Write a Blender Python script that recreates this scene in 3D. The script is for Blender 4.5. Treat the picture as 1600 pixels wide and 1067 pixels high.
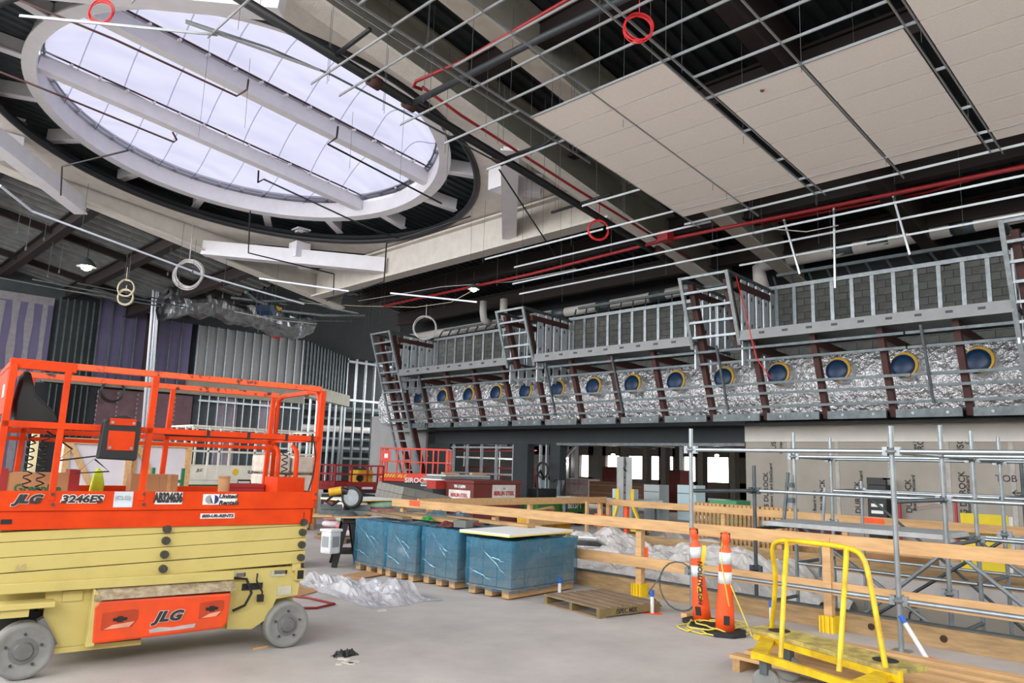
import bpy, math, random
from mathutils import Vector, Matrix
rnd = random.Random(7)
sc = bpy.context.scene
for o in list(bpy.data.objects): bpy.data.objects.remove(o)
COL = sc.collection
# ------------------------------------------------------------------ camera
F, CX, CY, EYE = 1177.0, 800.0, 533.5, 1.68
PITCH, ROLL, YAW = math.radians(9.3296), math.radians(1.7972), math.radians(45.8643)
fw = Vector((math.cos(YAW)*math.cos(PITCH), math.sin(YAW)*math.cos(PITCH), math.sin(PITCH)))
_r = Vector((math.sin(YAW), -math.cos(YAW), 0)); _u = _r.cross(fw)
rt = _r*math.cos(ROLL) + _u*math.sin(ROLL); up = -_r*math.sin(ROLL) + _u*math.cos(ROLL)
EYEP = Vector((0, 0, EYE))
cam = bpy.data.cameras.new('camera'); cam.sensor_width = 36; cam.sensor_fit = 'HORIZONTAL'
cam.lens = F/1600*36; cam.clip_start = .05; cam.clip_end = 300
camo = bpy.data.objects.new('camera', cam); COL.objects.link(camo)
m = Matrix((rt, up, -fw)).transposed().to_4x4(); m.translation = EYEP
camo.matrix_world = m; sc.camera = camo
# ------------------------------------------------------------------ world, light, exposure
SKY = 7.0
w = bpy.data.worlds.new('sky'); sc.world = w; w.use_nodes = True
bg = w.node_tree.nodes['Background']; bg.inputs[0].default_value = (.975, .985, 1.0, 1); bg.inputs[1].default_value = SKY
sc.view_settings.view_transform = 'Standard'; sc.view_settings.look = 'None'
sc.view_settings.gamma = 1; sc.view_settings.use_curve_mapping = False
sc.view_settings.exposure = 0.08
def portal(name, loc, rot, sx, sy):
    l = bpy.data.lights.new(name, 'AREA'); l.shape = 'RECTANGLE'; l.size = sx; l.size_y = sy
    try: l.cycles.is_portal = True
    except Exception: pass
    o = bpy.data.objects.new(name, l); COL.objects.link(o); o.location = loc; o.rotation_euler = rot
portal('sky_portal', (-9, 10, 8.5), (0, math.radians(-90), 0), 9, 44)  # portals added to sample sky through unseen openings; no window wall stands there
portal('sky_portal', (6, -9, 10.3), (math.radians(90), 0, 0), 32, 6)
# ------------------------------------------------------------------ points from the survey of the photograph
S = math.tan(math.radians(6.8066))                       # fall of the hung ceiling towards +X
def ray(px, py): return fw + rt*((px-CX)/F) - up*((py-CY)/F)
def onX(px, py, X): r = ray(px, py); return EYEP + r*(X/r.x)
def onY(px, py, Y): r = ray(px, py); return EYEP + r*(Y/r.y)
def onZ(px, py, z=0): r = ray(px, py); return EYEP + r*((z-EYE)/r.z)
def onC(px, py, k): r = ray(px, py); return EYEP + r*(k/(r.z + S*r.x))    # plane parallel to the hung ceiling, k above the eye
def kz(k, X): return EYE + k - S*X
K = 7.26
# ------------------------------------------------------------------ materials
def lin(h):
    if isinstance(h, str):
        h = h.lstrip('#'); c = [int(h[i:i+2], 16)/255 for i in (0, 2, 4)]
    else: c = [x/255 for x in h]
    return tuple(x/12.92 if x <= .04045 else ((x+.055)/1.055)**2.4 for x in c) + (1,)
MATS = {}
def mat(name, col, rough=.6, metal=0., var=.12, scale=6., bump=0., bscale=40., dark=None, trans=0., alpha=1., aniso=None, spec=None, bdist=.02):
    if name in MATS: return MATS[name]
    M = bpy.data.materials.new(name); M.use_nodes = True; N = M.node_tree.nodes; L = M.node_tree.links
    p = N['Principled BSDF']; c = lin(col)
    p.inputs['Roughness'].default_value = rough; p.inputs['Metallic'].default_value = metal
    if spec is not None: p.inputs['Specular IOR Level'].default_value = spec
    if trans: p.inputs['Transmission Weight'].default_value = trans
    if alpha < 1: p.inputs['Alpha'].default_value = alpha
    tc = N.new('ShaderNodeTexCoord'); mp = N.new('ShaderNodeMapping'); L.new(tc.outputs['Object'], mp.inputs[0])
    if aniso: mp.inputs['Scale'].default_value = aniso
    if var:
        n = N.new('ShaderNodeTexNoise'); n.inputs['Scale'].default_value = scale; n.inputs['Detail'].default_value = 5; n.inputs['Roughness'].default_value = .65
        L.new(mp.outputs[0], n.inputs['Vector'])
        r = N.new('ShaderNodeValToRGB'); r.color_ramp.elements[0].position = .3; r.color_ramp.elements[1].position = .7
        d = lin(dark) if dark else tuple(x*(1-2*var) for x in c[:3]) + (1,)
        r.color_ramp.elements[0].color = d; r.color_ramp.elements[1].color = tuple(min(1, x*(1+var*.6)) for x in c[:3]) + (1,)
        L.new(n.outputs[0], r.inputs[0]); L.new(r.outputs[0], p.inputs['Base Color'])
    else: p.inputs['Base Color'].default_value = c
    if bump:
        b = N.new('ShaderNodeBump'); b.inputs['Strength'].default_value = bump; b.inputs['Distance'].default_value = bdist
        n2 = N.new('ShaderNodeTexNoise'); n2.inputs['Scale'].default_value = bscale; n2.inputs['Detail'].default_value = 4
        L.new(mp.outputs[0], n2.inputs['Vector']); L.new(n2.outputs[0], b.inputs['Height']); L.new(b.outputs[0], p.inputs['Normal'])
    MATS[name] = M; return M
def glow(name, col, s):
    M = bpy.data.materials.new(name); M.use_nodes = True; N = M.node_tree.nodes; L = M.node_tree.links
    N.clear(); e = N.new('ShaderNodeEmission'); e.inputs[0].default_value = lin(col); e.inputs[1].default_value = s
    o = N.new('ShaderNodeOutputMaterial'); L.new(e.outputs[0], o.inputs[0]); MATS[name] = M; return M
# ------------------------------------------------------------------ mesh builder
class MB:
    def __init__(s): s.v = []; s.f = []; s.sm = False
    def add(s, vs, fs):
        n = len(s.v); s.v += [tuple(v) for v in vs]; s.f += [tuple(i+n for i in f) for f in fs]; return s
    def box(s, c, d, R=None):
        c = Vector(c); vs = []
        for i in (-.5, .5):
            for j in (-.5, .5):
                for k in (-.5, .5):
                    q = Vector((i*d[0], j*d[1], k*d[2])); vs.append(c + (R @ q if R else q))
        return s.add(vs, [(0,1,3,2),(4,6,7,5),(0,4,5,1),(2,3,7,6),(0,2,6,4),(1,5,7,3)])
    def b2(s, lo, hi): return s.box([(a+b)/2 for a, b in zip(lo, hi)], [abs(b-a) for a, b in zip(lo, hi)])
    def bar(s, p, q, w, h, upv=(0, 0, 1)):
        p, q = Vector(p), Vector(q); d = q-p; L = d.length
        if L < 1e-6: return s
        d.normalize(); u = Vector(upv); u = u - d*u.dot(d)
        if u.length < 1e-3: u = Vector((1, 0, 0)) - d*d.x
        u.normalize(); t = u.cross(d)
        return s.box((p+q)/2, (L, w, h), Matrix((d, t, u)).transposed())
    def ring(s, c, d, r, n):
        d = d.normalized(); a = d.orthogonal().normalized(); b = d.cross(a)
        return [c + a*(r*math.cos(2*math.pi*i/n)) + b*(r*math.sin(2*math.pi*i/n)) for i in range(n)]
    def cyl(s, p, q, r, n=10, r2=None):
        p, q = Vector(p), Vector(q); d = q-p; r2 = r if r2 is None else r2
        vs = s.ring(p, d, r, n) + s.ring(q, d, r2, n)
        fs = [(i, (i+1) % n, n+(i+1) % n, n+i) for i in range(n)] + [tuple(range(n))[::-1], tuple(range(n, 2*n))]
        return s.add(vs, fs)
    def tube(s, pts, r, n=6, close=False):
        pts = [Vector(p) for p in pts]; m = len(pts); vs = []; a = None
        for i, p in enumerate(pts):
            if close: d = pts[(i+1) % m] - pts[i-1]
            else: d = pts[min(i+1, m-1)] - pts[max(i-1, 0)]
            if d.length < 1e-9: d = Vector((0, 0, 1))
            d.normalize()
            a = d.orthogonal() if a is None else a - d*a.dot(d)
            if a.length < 1e-6: a = d.orthogonal()
            a.normalize(); b = d.cross(a)
            vs += [p + a*(r*math.cos(2*math.pi*j/n)) + b*(r*math.sin(2*math.pi*j/n)) for j in range(n)]
        fs = []
        for i in range(m if close else m-1):
            i2 = (i+1) % m
            fs += [(i*n+j, i*n+(j+1) % n, i2*n+(j+1) % n, i2*n+j) for j in range(n)]
        if not close: fs += [tuple(range(n))[::-1], tuple((m-1)*n+j for j in range(n))]
        return s.add(vs, fs)
    def lathe(s, prof, c=(0, 0, 0), ax=(0, 0, 1), n=20):
        c = Vector(c); ax = Vector(ax).normalized(); a = ax.orthogonal().normalized(); b = ax.cross(a); vs = []
        for r, h in prof:
            vs += [c + ax*h + a*(r*math.cos(2*math.pi*i/n)) + b*(r*math.sin(2*math.pi*i/n)) for i in range(n)]
        fs = [(k*n+i, k*n+(i+1) % n, (k+1)*n+(i+1) % n, (k+1)*n+i) for k in range(len(prof)-1) for i in range(n)]
        if prof[0][0] > 0: fs.append(tuple(range(n))[::-1])
        if prof[-1][0] > 0: fs.append(tuple((len(prof)-1)*n+i for i in range(n)))
        return s.add(vs, fs)
    def prism(s, poly, o, ex, ey, ez, depth):   # polygon (a,b) -> o+a*ex+b*ey, pushed depth along ez
        o, ex, ey, ez = Vector(o), Vector(ex), Vector(ey), Vector(ez); n = len(poly)
        vs = [o+ex*a+ey*b for a, b in poly] + [o+ex*a+ey*b+ez*depth for a, b in poly]
        return s.add(vs, [tuple(range(n))[::-1], tuple(range(n, 2*n))] + [(i, (i+1) % n, n+(i+1) % n, n+i) for i in range(n)])
    def grid(s, fn, nu, nv):
        vs = [fn(i/nu, j/nv) for j in range(nv+1) for i in range(nu+1)]
        return s.add(vs, [(j*(nu+1)+i, j*(nu+1)+i+1, (j+1)*(nu+1)+i+1, (j+1)*(nu+1)+i) for j in range(nv) for i in range(nu)])
    def smooth(s): s.sm = True; return s
    def build(s, name, m, parent=None, world=False, bev=0):
        me = bpy.data.meshes.new(name)
        vs = s.v
        if world and parent is not None:
            off = Vector(parent.location); p2 = parent.parent
            while p2: off += Vector(p2.location); p2 = p2.parent
            vs = [(v[0]-off.x, v[1]-off.y, v[2]-off.z) for v in vs]
        me.from_pydata(vs, [], s.f); me.materials.append(m)
        if s.sm: me.polygons.foreach_set('use_smooth', [True]*len(me.polygons))
        o = bpy.data.objects.new(name, me); COL.objects.link(o)
        if parent is not None: o.parent = parent
        if bev:
            b = o.modifiers.new('bevel', 'BEVEL'); b.width = bev; b.segments = 2; b.limit_method = 'ANGLE'
        return o
def tag(o, label, cat, group=None, kind=None):
    if label: o['label'] = label
    if cat: o['category'] = cat
    if group: o['group'] = group
    if kind: o['kind'] = kind
    return o
def thing(name, label, cat, loc=(0, 0, 0), rz=0, group=None):
    o = bpy.data.objects.new(name, None); COL.objects.link(o); o.empty_display_size = .1
    o.location = loc; o.rotation_euler = (0, 0, rz); return tag(o, label, cat, group)
def structure(name):
    o = bpy.data.objects.new(name, None); COL.objects.link(o); o['kind'] = 'structure'; return o
def inst(src, parent, loc, rot=(0, 0, 0), name=None):
    c = src.copy(); COL.objects.link(c); c.parent = parent; c.location = loc; c.rotation_euler = rot
    if name: c.name = name
    return c
def copy_tree(o, loc, rz=None, label=None):
    def rec(x, par):
        c = x.copy(); COL.objects.link(c)
        if par is not None: c.parent = par
        for ch in list(kids.get(x.name, [])): rec(ch, c)
        return c
    kids = {}
    for x in bpy.data.objects:
        if x.parent: kids.setdefault(x.parent.name, []).append(x)
    c = rec(o, None); c.location = loc
    if rz is not None: c.rotation_euler = (0, 0, rz)
    if label: c['label'] = label
    return c
def text(s, size, m, parent, loc, rot, name='lettering', ext=.002, align='CENTER', shear=0, bold=0, sx=1.0, spacing=1.0, label=None):
    cu = bpy.data.curves.new(name, 'FONT'); cu.body = s; cu.size = size; cu.extrude = ext; cu.align_x = align; cu.align_y = 'CENTER'
    cu.shear = shear; cu.offset = bold; cu.space_character = spacing; cu.resolution_u = 3
    cu.materials.append(m); o = bpy.data.objects.new(name, cu); COL.objects.link(o)
    o.parent = parent; o.location = loc; o.rotation_euler = rot; o.scale = (sx, 1, 1)
    if label: o['label'] = label
    return o
# ------------------------------------------------------------------ palette
concrete = mat('concrete_floor', (186,180,176), .66, 0, .1, 1.4, .12, 60)
galv = mat('galvanised_steel', (150,157,160), .42, .55, .16, 9)
galvd = mat('dull_galvanised_steel', (98,106,108), .5, .5, .2, 5)
tbar = mat('bare_tee_steel', (190,194,196), .35, .8, .05, 8)
cream = mat('cream_fireproofing', (206,200,191), .9, 0, .07, 3, .25, 25)
creamg = mat('grey_green_fireproofing', (128,126,114), .9, 0, .1, 2, .3, 25)
whitep = mat('white_steel_paint', (226,224,228), .45, 0, .04, 3)
primer = mat('red_oxide_primer', (74,42,38), .6, 0, .18, 4)
deckm = mat('deck_steel', (140,143,142), .6, .3, .2, 2)
blackp = mat('black_pipe', (26,27,30), .5, 0, .15, 6)
redp = mat('red_pipe', (150,28,32), .45, 0, .12, 6)
whitepipe = mat('white_pipe_jacket', (196,192,186), .6, 0, .06, 4)
foil = mat('foil_jacket', (236,237,239), .27, .75, .16, 6, 1.0, 8, bdist=.14)
bluecap = mat('blue_film', (6,48,84), .45, 0, .1, 9)
yellowins = mat('yellow_insulation', (206,164,66), .9, 0, .15, 30)
tilem = mat('ceiling_tile', (240,231,223), .85, 0, .03, 30)
cmu = mat('concrete_block', (112,114,110), .9, 0, .12, 3, .2, 60)
mortar = mat('mortar', (84,85,82), .95, 0, .08, 8)
purple = mat('purple_board', (94,88,116), .85, 0, .08, 1.2)
maroon = mat('maroon_board', (98,72,78), .85, 0, .15, 2)
tapem = mat('joint_compound', (132,128,133), .9, 0, .1, 4)
greyboard = mat('grey_board', (150,150,150), .85, 0, .06, 1.5)
cementboard = mat('cement_board', (152,146,136), .85, 0, .07, 1.2)
skim = mat('skimmed_band', (204,200,192), .85, 0, .05, 1.5)
darkvoid = mat('void_shade', (28,31,33), .8, 0, .2, 1)  # near-black: the darkness of unlit voids is put into the colour
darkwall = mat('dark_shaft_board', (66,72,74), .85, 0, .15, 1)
inkm = mat('black_print', (44,43,42), .8, 0, 0)
lumber = mat('pine_lumber', (204,162,112), .7, 0, .14, 3, .1, 30, aniso=(6, .7, 6))
lumberd = mat('weathered_lumber', (168,138,98), .8, 0, .2, 3, .15, 30, aniso=(6, 1, 6))
whitem = mat('white_paint', (232,232,230), .5, 0, .04, 5)
darkm = mat('dark_rubber', (34,34,36), .75, 0, .1, 8)
blackm = mat('black_plastic', (20,21,23), .45, 0, .08, 8)
# membrane of the roof light: white fabric film, lets sky through
_M = bpy.data.materials.new('translucent_film'); _M.use_nodes = True; _N = _M.node_tree.nodes; _L = _M.node_tree.links; _N.clear()
_o = _N.new('ShaderNodeOutputMaterial'); _mx = _N.new('ShaderNodeMixShader'); _t = _N.new('ShaderNodeBsdfTransparent'); _d = _N.new('ShaderNodeBsdfTranslucent')
_t.inputs[0].default_value = (.11, .11, .14, 1); _d.inputs[0].default_value = (.12, .12, .15, 1)
_tc = _N.new('ShaderNodeTexCoord'); _mp = _N.new('ShaderNodeMapping'); _mp.inputs['Scale'].default_value = (.35, 2.2, 1)
_n = _N.new('ShaderNodeTexNoise'); _n.inputs['Scale'].default_value = 1.6; _n.inputs['Detail'].default_value = 6
_r2 = _N.new('ShaderNodeValToRGB'); _r2.color_ramp.elements[0].position = .3; _r2.color_ramp.elements[0].color = (.098,.097,.125,1); _r2.color_ramp.elements[1].position = .72; _r2.color_ramp.elements[1].color = (.124,.122,.148,1)
_L.new(_tc.outputs['Object'], _mp.inputs[0]); _L.new(_mp.outputs[0], _n.inputs['Vector']); _L.new(_n.outputs[0], _r2.inputs[0]); _L.new(_r2.outputs[0], _t.inputs[0])
_mx.inputs[0].default_value = .25
_L.new(_t.outputs[0], _mx.inputs[1]); _L.new(_d.outputs[0], _mx.inputs[2]); _L.new(_mx.outputs[0], _o.inputs[0])
film = _M
filmb = bpy.data.materials.new('film_seam'); filmb.use_nodes = True; _q = filmb.node_tree; _q.nodes.clear(); _q1 = _q.nodes.new('ShaderNodeBsdfTransparent'); _q1.inputs[0].default_value = (.72, .72, .78, 1); _q2 = _q.nodes.new('ShaderNodeOutputMaterial'); _q.links.new(_q1.outputs[0], _q2.inputs[0])
# ------------------------------------------------------------------ floor with the stair opening
PX0, PX1, PY0, PY1 = 8.78, 13.95, -8.0, 11.0            # floor opening
f = MB()
f.b2((-60, -60, -.35), (PX0, 62, 0)); f.b2((PX1, -60, -.35), (62, 62, 0)); f.b2((PX0, PY1, -.35), (PX1, 62, 0)); f.b2((PX0, -60, -.35), (PX1, PY0, 0))
tag(f.build('floor', concrete), None, None, None, 'structure')
MB_ = MB().b2((-9.3, -9.3, 0), (-9, 46, 4)).b2((-9, -9.3, 0), (21, -9, 7.5))  # unseen walls added to cut low light from the open sides
tag(MB_.build('wall_light_block', skim), None, None, None, 'structure')
pw = structure('wall_pit')
p = MB(); p.b2((PX1, PY0, -3.6), (PX1+.1, PY1, -.36)); p.build('far_face', cementboard, pw)
p = MB(); p.b2((PX0-.1, PY0, -3.6), (PX0, PY1, -.36)); p.b2((PX0, PY1, -3.6), (PX1, PY1+.1, -.36)); p.b2((PX0, PY0-.1, -3.6), (PX1, PY0, -.36)); p.build('pit_side', darkwall, pw)
p = MB(); p.b2((PX0, PY0, -3.7), (PX1, PY1, -3.6)); p.build('lower_floor', concrete, pw)
# ------------------------------------------------------------------ roof
GS = .19                                                # fall of the roof girders
def gz(X): return 7.27 + GS*(18.55-X)                   # underside of the girders
roof = structure('ceiling')
deckd = mat('shaded_deck_steel', (44,48,50), .6, .2, .2, 2)  # same deck steel with the roof shade put into its colour
darkpr = mat('shaded_primer', (38,25,24), .7, 0, .15, 3)  # primer darkened in colour so the roof beams look unlit
def corr(x0, x1, y0, y1, zf, pitch=.3, h=.075, mname=deckm, parent=roof, name='deck_sheet'):
    # ribbed deck: flutes run along X
    mb = MB(); n = max(1, int((y1-y0)/pitch)); ys = []
    for i in range(n):
        y = y0 + (y1-y0)*i/n; q = (y1-y0)/n
        ys += [(y, 0), (y+q*.45, 0), (y+q*.55, h), (y+q*.9, h)]
    ys.append((y1, 0)); vs = []; N2 = len(ys)
    for X in (x0, x1):
        for y, dz in ys: vs.append((X, y, zf(X)+dz))
    mb.add(vs, [(i, i+1, N2+i+1, N2+i) for i in range(N2-1)])
    return mb.build(name, mname, parent)
dz = lambda X: gz(X) + 1.08
SK = (1.7, 14.75, 11.9, 26.2)                           # roof-light bay
for (x0, x1, y0, y1) in ((-9, 1.7, -9, 46), (1.7, 14.75, -9, 11.9), (14.75, 21, -9, 27), (1.7, 14.75, 26.2, 46)):
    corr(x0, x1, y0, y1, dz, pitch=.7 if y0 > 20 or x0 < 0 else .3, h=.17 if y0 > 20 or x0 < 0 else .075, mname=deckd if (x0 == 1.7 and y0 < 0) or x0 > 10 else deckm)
mb = MB()
for (x0, x1, y0, y1) in ((-9, 1.7, -9, 46), (1.7, 14.75, -9, 11.9), (14.75, 21, -9, 27), (1.7, 14.75, 26.2, 46)):
    vs = [(x, y, dz(x)+.1+k) for k in (0, .25) for (x, y) in ((x0, y0), (x1, y0), (x1, y1), (x0, y1))]
    mb.add(vs, [(0,1,2,3),(4,5,6,7),(0,1,5,4),(1,2,6,5),(2,3,7,6),(3,0,4,7)])
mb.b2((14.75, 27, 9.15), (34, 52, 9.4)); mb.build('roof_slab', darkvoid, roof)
corr(14.75, 34, 27, 52, lambda x: 9.05, mname=deckd)
def girderX(y, x0, x1, d=1.0, wfl=.42, mw=creamg, mf=cream, zoff=0):
    a, b = Vector((x0, y, gz(x0)+zoff)), Vector((x1, y, gz(x1)+zoff)); U = Vector((0, 0, 1))
    MB().bar(a+U*.03, b+U*.03, wfl, .06).build('girder_bottom_flange', mf, roof)
    MB().bar(a+U*d/2, b+U*d/2, .09, d-.06).bar(a+U*d, b+U*d, wfl, .06).build('girder_web', mw, roof)
def girderY(x, y0, y1, d=1.0, wfl=.42, mw=cream, mf=cream, zoff=0):
    z = gz(x)+zoff
    MB().bar((x, y0, z+.03), (x, y1, z+.03), wfl, .06).build('girder_bottom_flange', mf, roof)
    MB().bar((x, y0, z+d/2), (x, y1, z+d/2), .09, d-.06).bar((x, y0, z+d), (x, y1, z+d), wfl, .06).build('girder_web', mw, roof)
girderX(11.45, -9, 20.4, wfl=.5, zoff=.0)
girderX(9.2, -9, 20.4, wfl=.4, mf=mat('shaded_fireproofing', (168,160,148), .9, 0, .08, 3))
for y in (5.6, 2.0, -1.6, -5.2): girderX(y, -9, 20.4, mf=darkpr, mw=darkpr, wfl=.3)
girderX(26.55, -2, 16.0, wfl=.5, mw=cream)
girderY(14.75, 11.6, 26.4, wfl=.5)
girderY(1.6, 11.6, 26.4, wfl=.5)
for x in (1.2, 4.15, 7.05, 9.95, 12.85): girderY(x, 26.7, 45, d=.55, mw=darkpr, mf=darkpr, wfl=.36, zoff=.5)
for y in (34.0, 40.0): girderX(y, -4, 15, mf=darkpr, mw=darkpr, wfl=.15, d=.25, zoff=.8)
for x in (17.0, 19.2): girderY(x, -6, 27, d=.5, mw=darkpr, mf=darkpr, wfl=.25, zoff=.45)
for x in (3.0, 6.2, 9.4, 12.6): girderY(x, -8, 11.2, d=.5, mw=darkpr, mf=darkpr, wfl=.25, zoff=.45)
# plastered plate round the roof light, octagon of braces, dark curb
RC = (8.2, 19.0); KP = 9.13
def onplane(k, x, y, dz_=0): return (x, y, kz(k, x)+dz_)
mb = MB(); n = 96; vs = []; fs = []
for i in range(n):
    a = 2*math.pi*i/n; c, s_ = math.cos(a), math.sin(a)
    vs.append(onplane(KP, RC[0]+6.3*c, RC[1]+6.3*s_))
    tx = (SK[1]-RC[0])/c if c > 1e-6 else ((SK[0]-RC[0])/c if c < -1e-6 else 1e9)
    ty = (SK[3]-RC[1])/s_ if s_ > 1e-6 else ((SK[2]-RC[1])/s_ if s_ < -1e-6 else 1e9)
    t = max(6.32, min(tx, ty)); t = min(t, (22.6-RC[1]+(14.7-RC[0])*3.9/3.5)/(s_+c*3.9/3.5)) if c > .2 and s_ > .2 else t; t = max(t, 6.34); vs.append(onplane(KP, RC[0]+t*c, RC[1]+t*s_))
for i in range(n): j = (i+1) % n; fs.append((2*i, 2*i+1, 2*j+1, 2*j))
mb.add(vs, fs); mb.build('plastered_soffit_plate', cream, roof)
mb = MB(); mb.add([onplane(KP, 14.8, 22.4, .5), onplane(KP, 14.8, 26.5, .5), onplane(KP, 11.1, 26.5, .5)], [(0, 1, 2)]); mb.build('dark_corner_cover', darkvoid, roof)  # dark sheet added so the open corner behind the brace shows black
mb = MB(); mb.tube([onplane(KP, RC[0]+6.27*math.cos(2*math.pi*i/n), RC[1]+6.27*math.sin(2*math.pi*i/n), .03) for i in range(n)], .1, 8, True)
mb.smooth().build('black_edge_trim', blackp, roof)
mb = MB(); vs = []
for i in range(n):
    a = 2*math.pi*i/n
    for dz_ in (0.0, .3): vs.append(onplane(KP, RC[0]+6.42*math.cos(a), RC[1]+6.42*math.sin(a), dz_))
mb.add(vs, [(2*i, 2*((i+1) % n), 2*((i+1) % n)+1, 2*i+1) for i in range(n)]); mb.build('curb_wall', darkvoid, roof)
def brace(a, b, d=.5):
    a, b = Vector(a), Vector(b); U = Vector((0, 0, 1))
    MB().bar(a, b, .3, d).bar(a-U*d/2, b-U*d/2, .42, .05).build('corner_brace_beam', whitep, roof)
zb = lambda x, y: kz(8.55, x)
for (ax, ay), (bx, by) in (((14.7, 21.6), (10.2, 26.5)), ((14.7, 15.4), (11.0, 11.6)), ((1.7, 21.6), (6.2, 26.5)), ((1.7, 15.4), (5.4, 11.6))):
    brace((ax, ay, zb(ax, ay)), (bx, by, zb(bx, by)))
# spring seats that carry the ring
for (x, y) in ((12.6, 24.0), (12.7, 13.6), (3.7, 24.2)):
    z0 = kz(8.75, x); d = Vector((x-8.0, y-19.0, 0)).normalized()
    MB().box((x, y, z0+.05), (.55, .55, .55)).bar((x, y, z0), (x+d.x*1.0, y+d.y*1.0, z0-.12), .42, .5).build('brace_stub', whitep, roof)
    MB().cyl((x, y, z0+.3), (x, y, z0+.62), .09, 10).box((x, y, z0+.68), (.55, .55, .07)).box((x, y, z0+.82), (.5, .5, .06)).cyl((x, y, z0+.72), (x, y, z0+.8), .16, 10).build('bearing_seat', whitep, roof)
# ------------------------------------------------------------------ roof light
win = structure('window_1')
WC = (8.25, 19.05); KR = 9.55; R0 = 5.5; EX = .91
def ringpt(r, a, k): x = WC[0]+EX*r*math.cos(a); y = WC[1]+r*math.sin(a); return (x, y, kz(k, x))
n = 128
def ringband(name, pts, m):     # revolve a closed (r,k) outline
    mb = MB(); q = len(pts); vs = [ringpt(r, 2*math.pi*i/n, k) for i in range(n) for r, k in pts]
    mb.add(vs, [(i*q+j, ((i+1) % n)*q+j, ((i+1) % n)*q+(j+1) % q, i*q+(j+1) % q) for i in range(n) for j in range(q)]); return mb.build(name, m, win)
ringband('ring_beam', [(R0-.02, KR), (R0+.32, KR), (R0+.32, KR+.05), (R0+.2, KR+.05), (R0+.2, KR+.75), (R0-.02, KR+.75)], whitep)
mb = MB(); mb.tube([ringpt(R0-.12, 2*math.pi*i/n, KR+.62) for i in range(n)], .028, 6, True); mb.build('ring_conduit', primer, win)
for i in range(44):
    a = 2*math.pi*i/44; p1 = ringpt(R0-.02, a, KR+.62); p2 = ringpt(R0-.16, a, KR+.62); MB().bar(p1, p2, .07, .09).build('conduit_clip', whitep, win)
for i in range(16):
    a = 2*math.pi*(i+.5)/16
    MB().bar(ringpt(R0+.25, a, KR+.22), ringpt(R0+1.5, a, KR+.22), .1, .4).bar(ringpt(R0+.25, a, KR+.04), ringpt(R0+1.5, a, KR+.04), .24, .04).build('radial_strut', whitep, win)
# ribbed deck ring above the struts
mb = MB(); vs = []; n3 = 40
def deckring(i, j): pass
ys = []; y = -10.9
while y < 10.9: ys += [(y, 0), (y+.14, 0), (y+.17, .06), (y+.27, .06)]; y += .3
for (y1, d1), (y2, d2) in zip(ys, ys[1:]):
    def half(r, yy): return math.sqrt(max(0, r*r-yy*yy))
    o1, o2, i1, i2 = half(10.9, y1), half(10.9, y2), half(R0+.15, y1), half(R0+.15, y2)
    for sg in (-1, 1):
        q = [(sg*i1, y1, d1), (sg*o1, y1, d1), (sg*o2, y2, d2), (sg*i2, y2, d2)]
        mb.add([(WC[0]+EX*a, WC[1]+b, kz(KR+.45, WC[0]+EX*a)+c) for a, b, c in q], [(0,1,2,3)])
mb.build('ring_deck', mat('ring_deck_steel', (70,78,82), .6, .3, .15, 2), win)
mb = MB(); q = 96; vs = []
for i in range(q):
    a = 2*math.pi*i/q
    for r in (R0+.1, 13): vs.append(ringpt(r, a, KR+.62))
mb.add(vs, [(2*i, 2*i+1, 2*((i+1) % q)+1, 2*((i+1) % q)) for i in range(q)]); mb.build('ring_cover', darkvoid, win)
BY = (-1.78, 1.78)
for b in BY:
    h = math.sqrt(R0**2-b*b)*EX; x0, x1 = WC[0]-h, WC[0]+h; y = WC[1]+b
    a_, b_ = Vector((x0, y, kz(KR+.38, x0))), Vector((x1, y, kz(KR+.38, x1)))
    MB().bar(a_, b_, .28, .4).build('cross_beam', whitep, win)
    for sg in (-1, 1):
        o = Vector((0, sg*.26, .22)); mbx = MB(); mbx.tube([a_+o, b_+o], .025, 6); mbx.build('beam_conduit', primer, win)
        for t in range(1, 14): c = a_.lerp(b_, t/14) + Vector((0, sg*.2, .2)); MB().box(c, (.06, .16, .08)).build('conduit_clip', whitep, win)
lims = [-R0, BY[0], BY[1], R0]; NX = 9
for s_ in range(3):
    ya, yb = lims[s_], lims[s_+1]
    def filmpt(x, v, ya=ya, yb=yb, mid=(s_ == 1), lift=0):
        h = math.sqrt(max(0, R0**2-x*x)); y0, y1 = max(ya, -h), min(yb, h)
        if y1 < y0: y0 = y1 = (ya if abs(ya) < abs(yb) else yb)
        yy = y0 + (y1-y0)*v; e = min(1, max(0, R0-math.hypot(x, yy))/1.6)
        rise = .5 + ((1.1 if mid else .8)*4*v*(1-v) if mid else .8*math.sin(math.pi*v))*e
        return (WC[0]+x*EX, WC[1]+yy, kz(KR+rise+lift, WC[0]+x*EX))
    hm = math.sqrt(R0**2-min(abs(ya), abs(yb))**2) if s_ != 1 else R0
    for i in range(NX):
        xa, xb = -hm+2*hm*i/NX, -hm+2*hm*(i+1)/NX
        mb = MB(); mb.grid(lambda u, v: filmpt(xa+(xb-xa)*u, v), 4, 12); mb.smooth().build('film_panel', film, win)
        if i:
            mb = MB(); mb.tube([filmpt(xa, v/14, lift=-.03) for v in range(15)], .016, 5); mb.build('film_batten', filmb, win)
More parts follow.
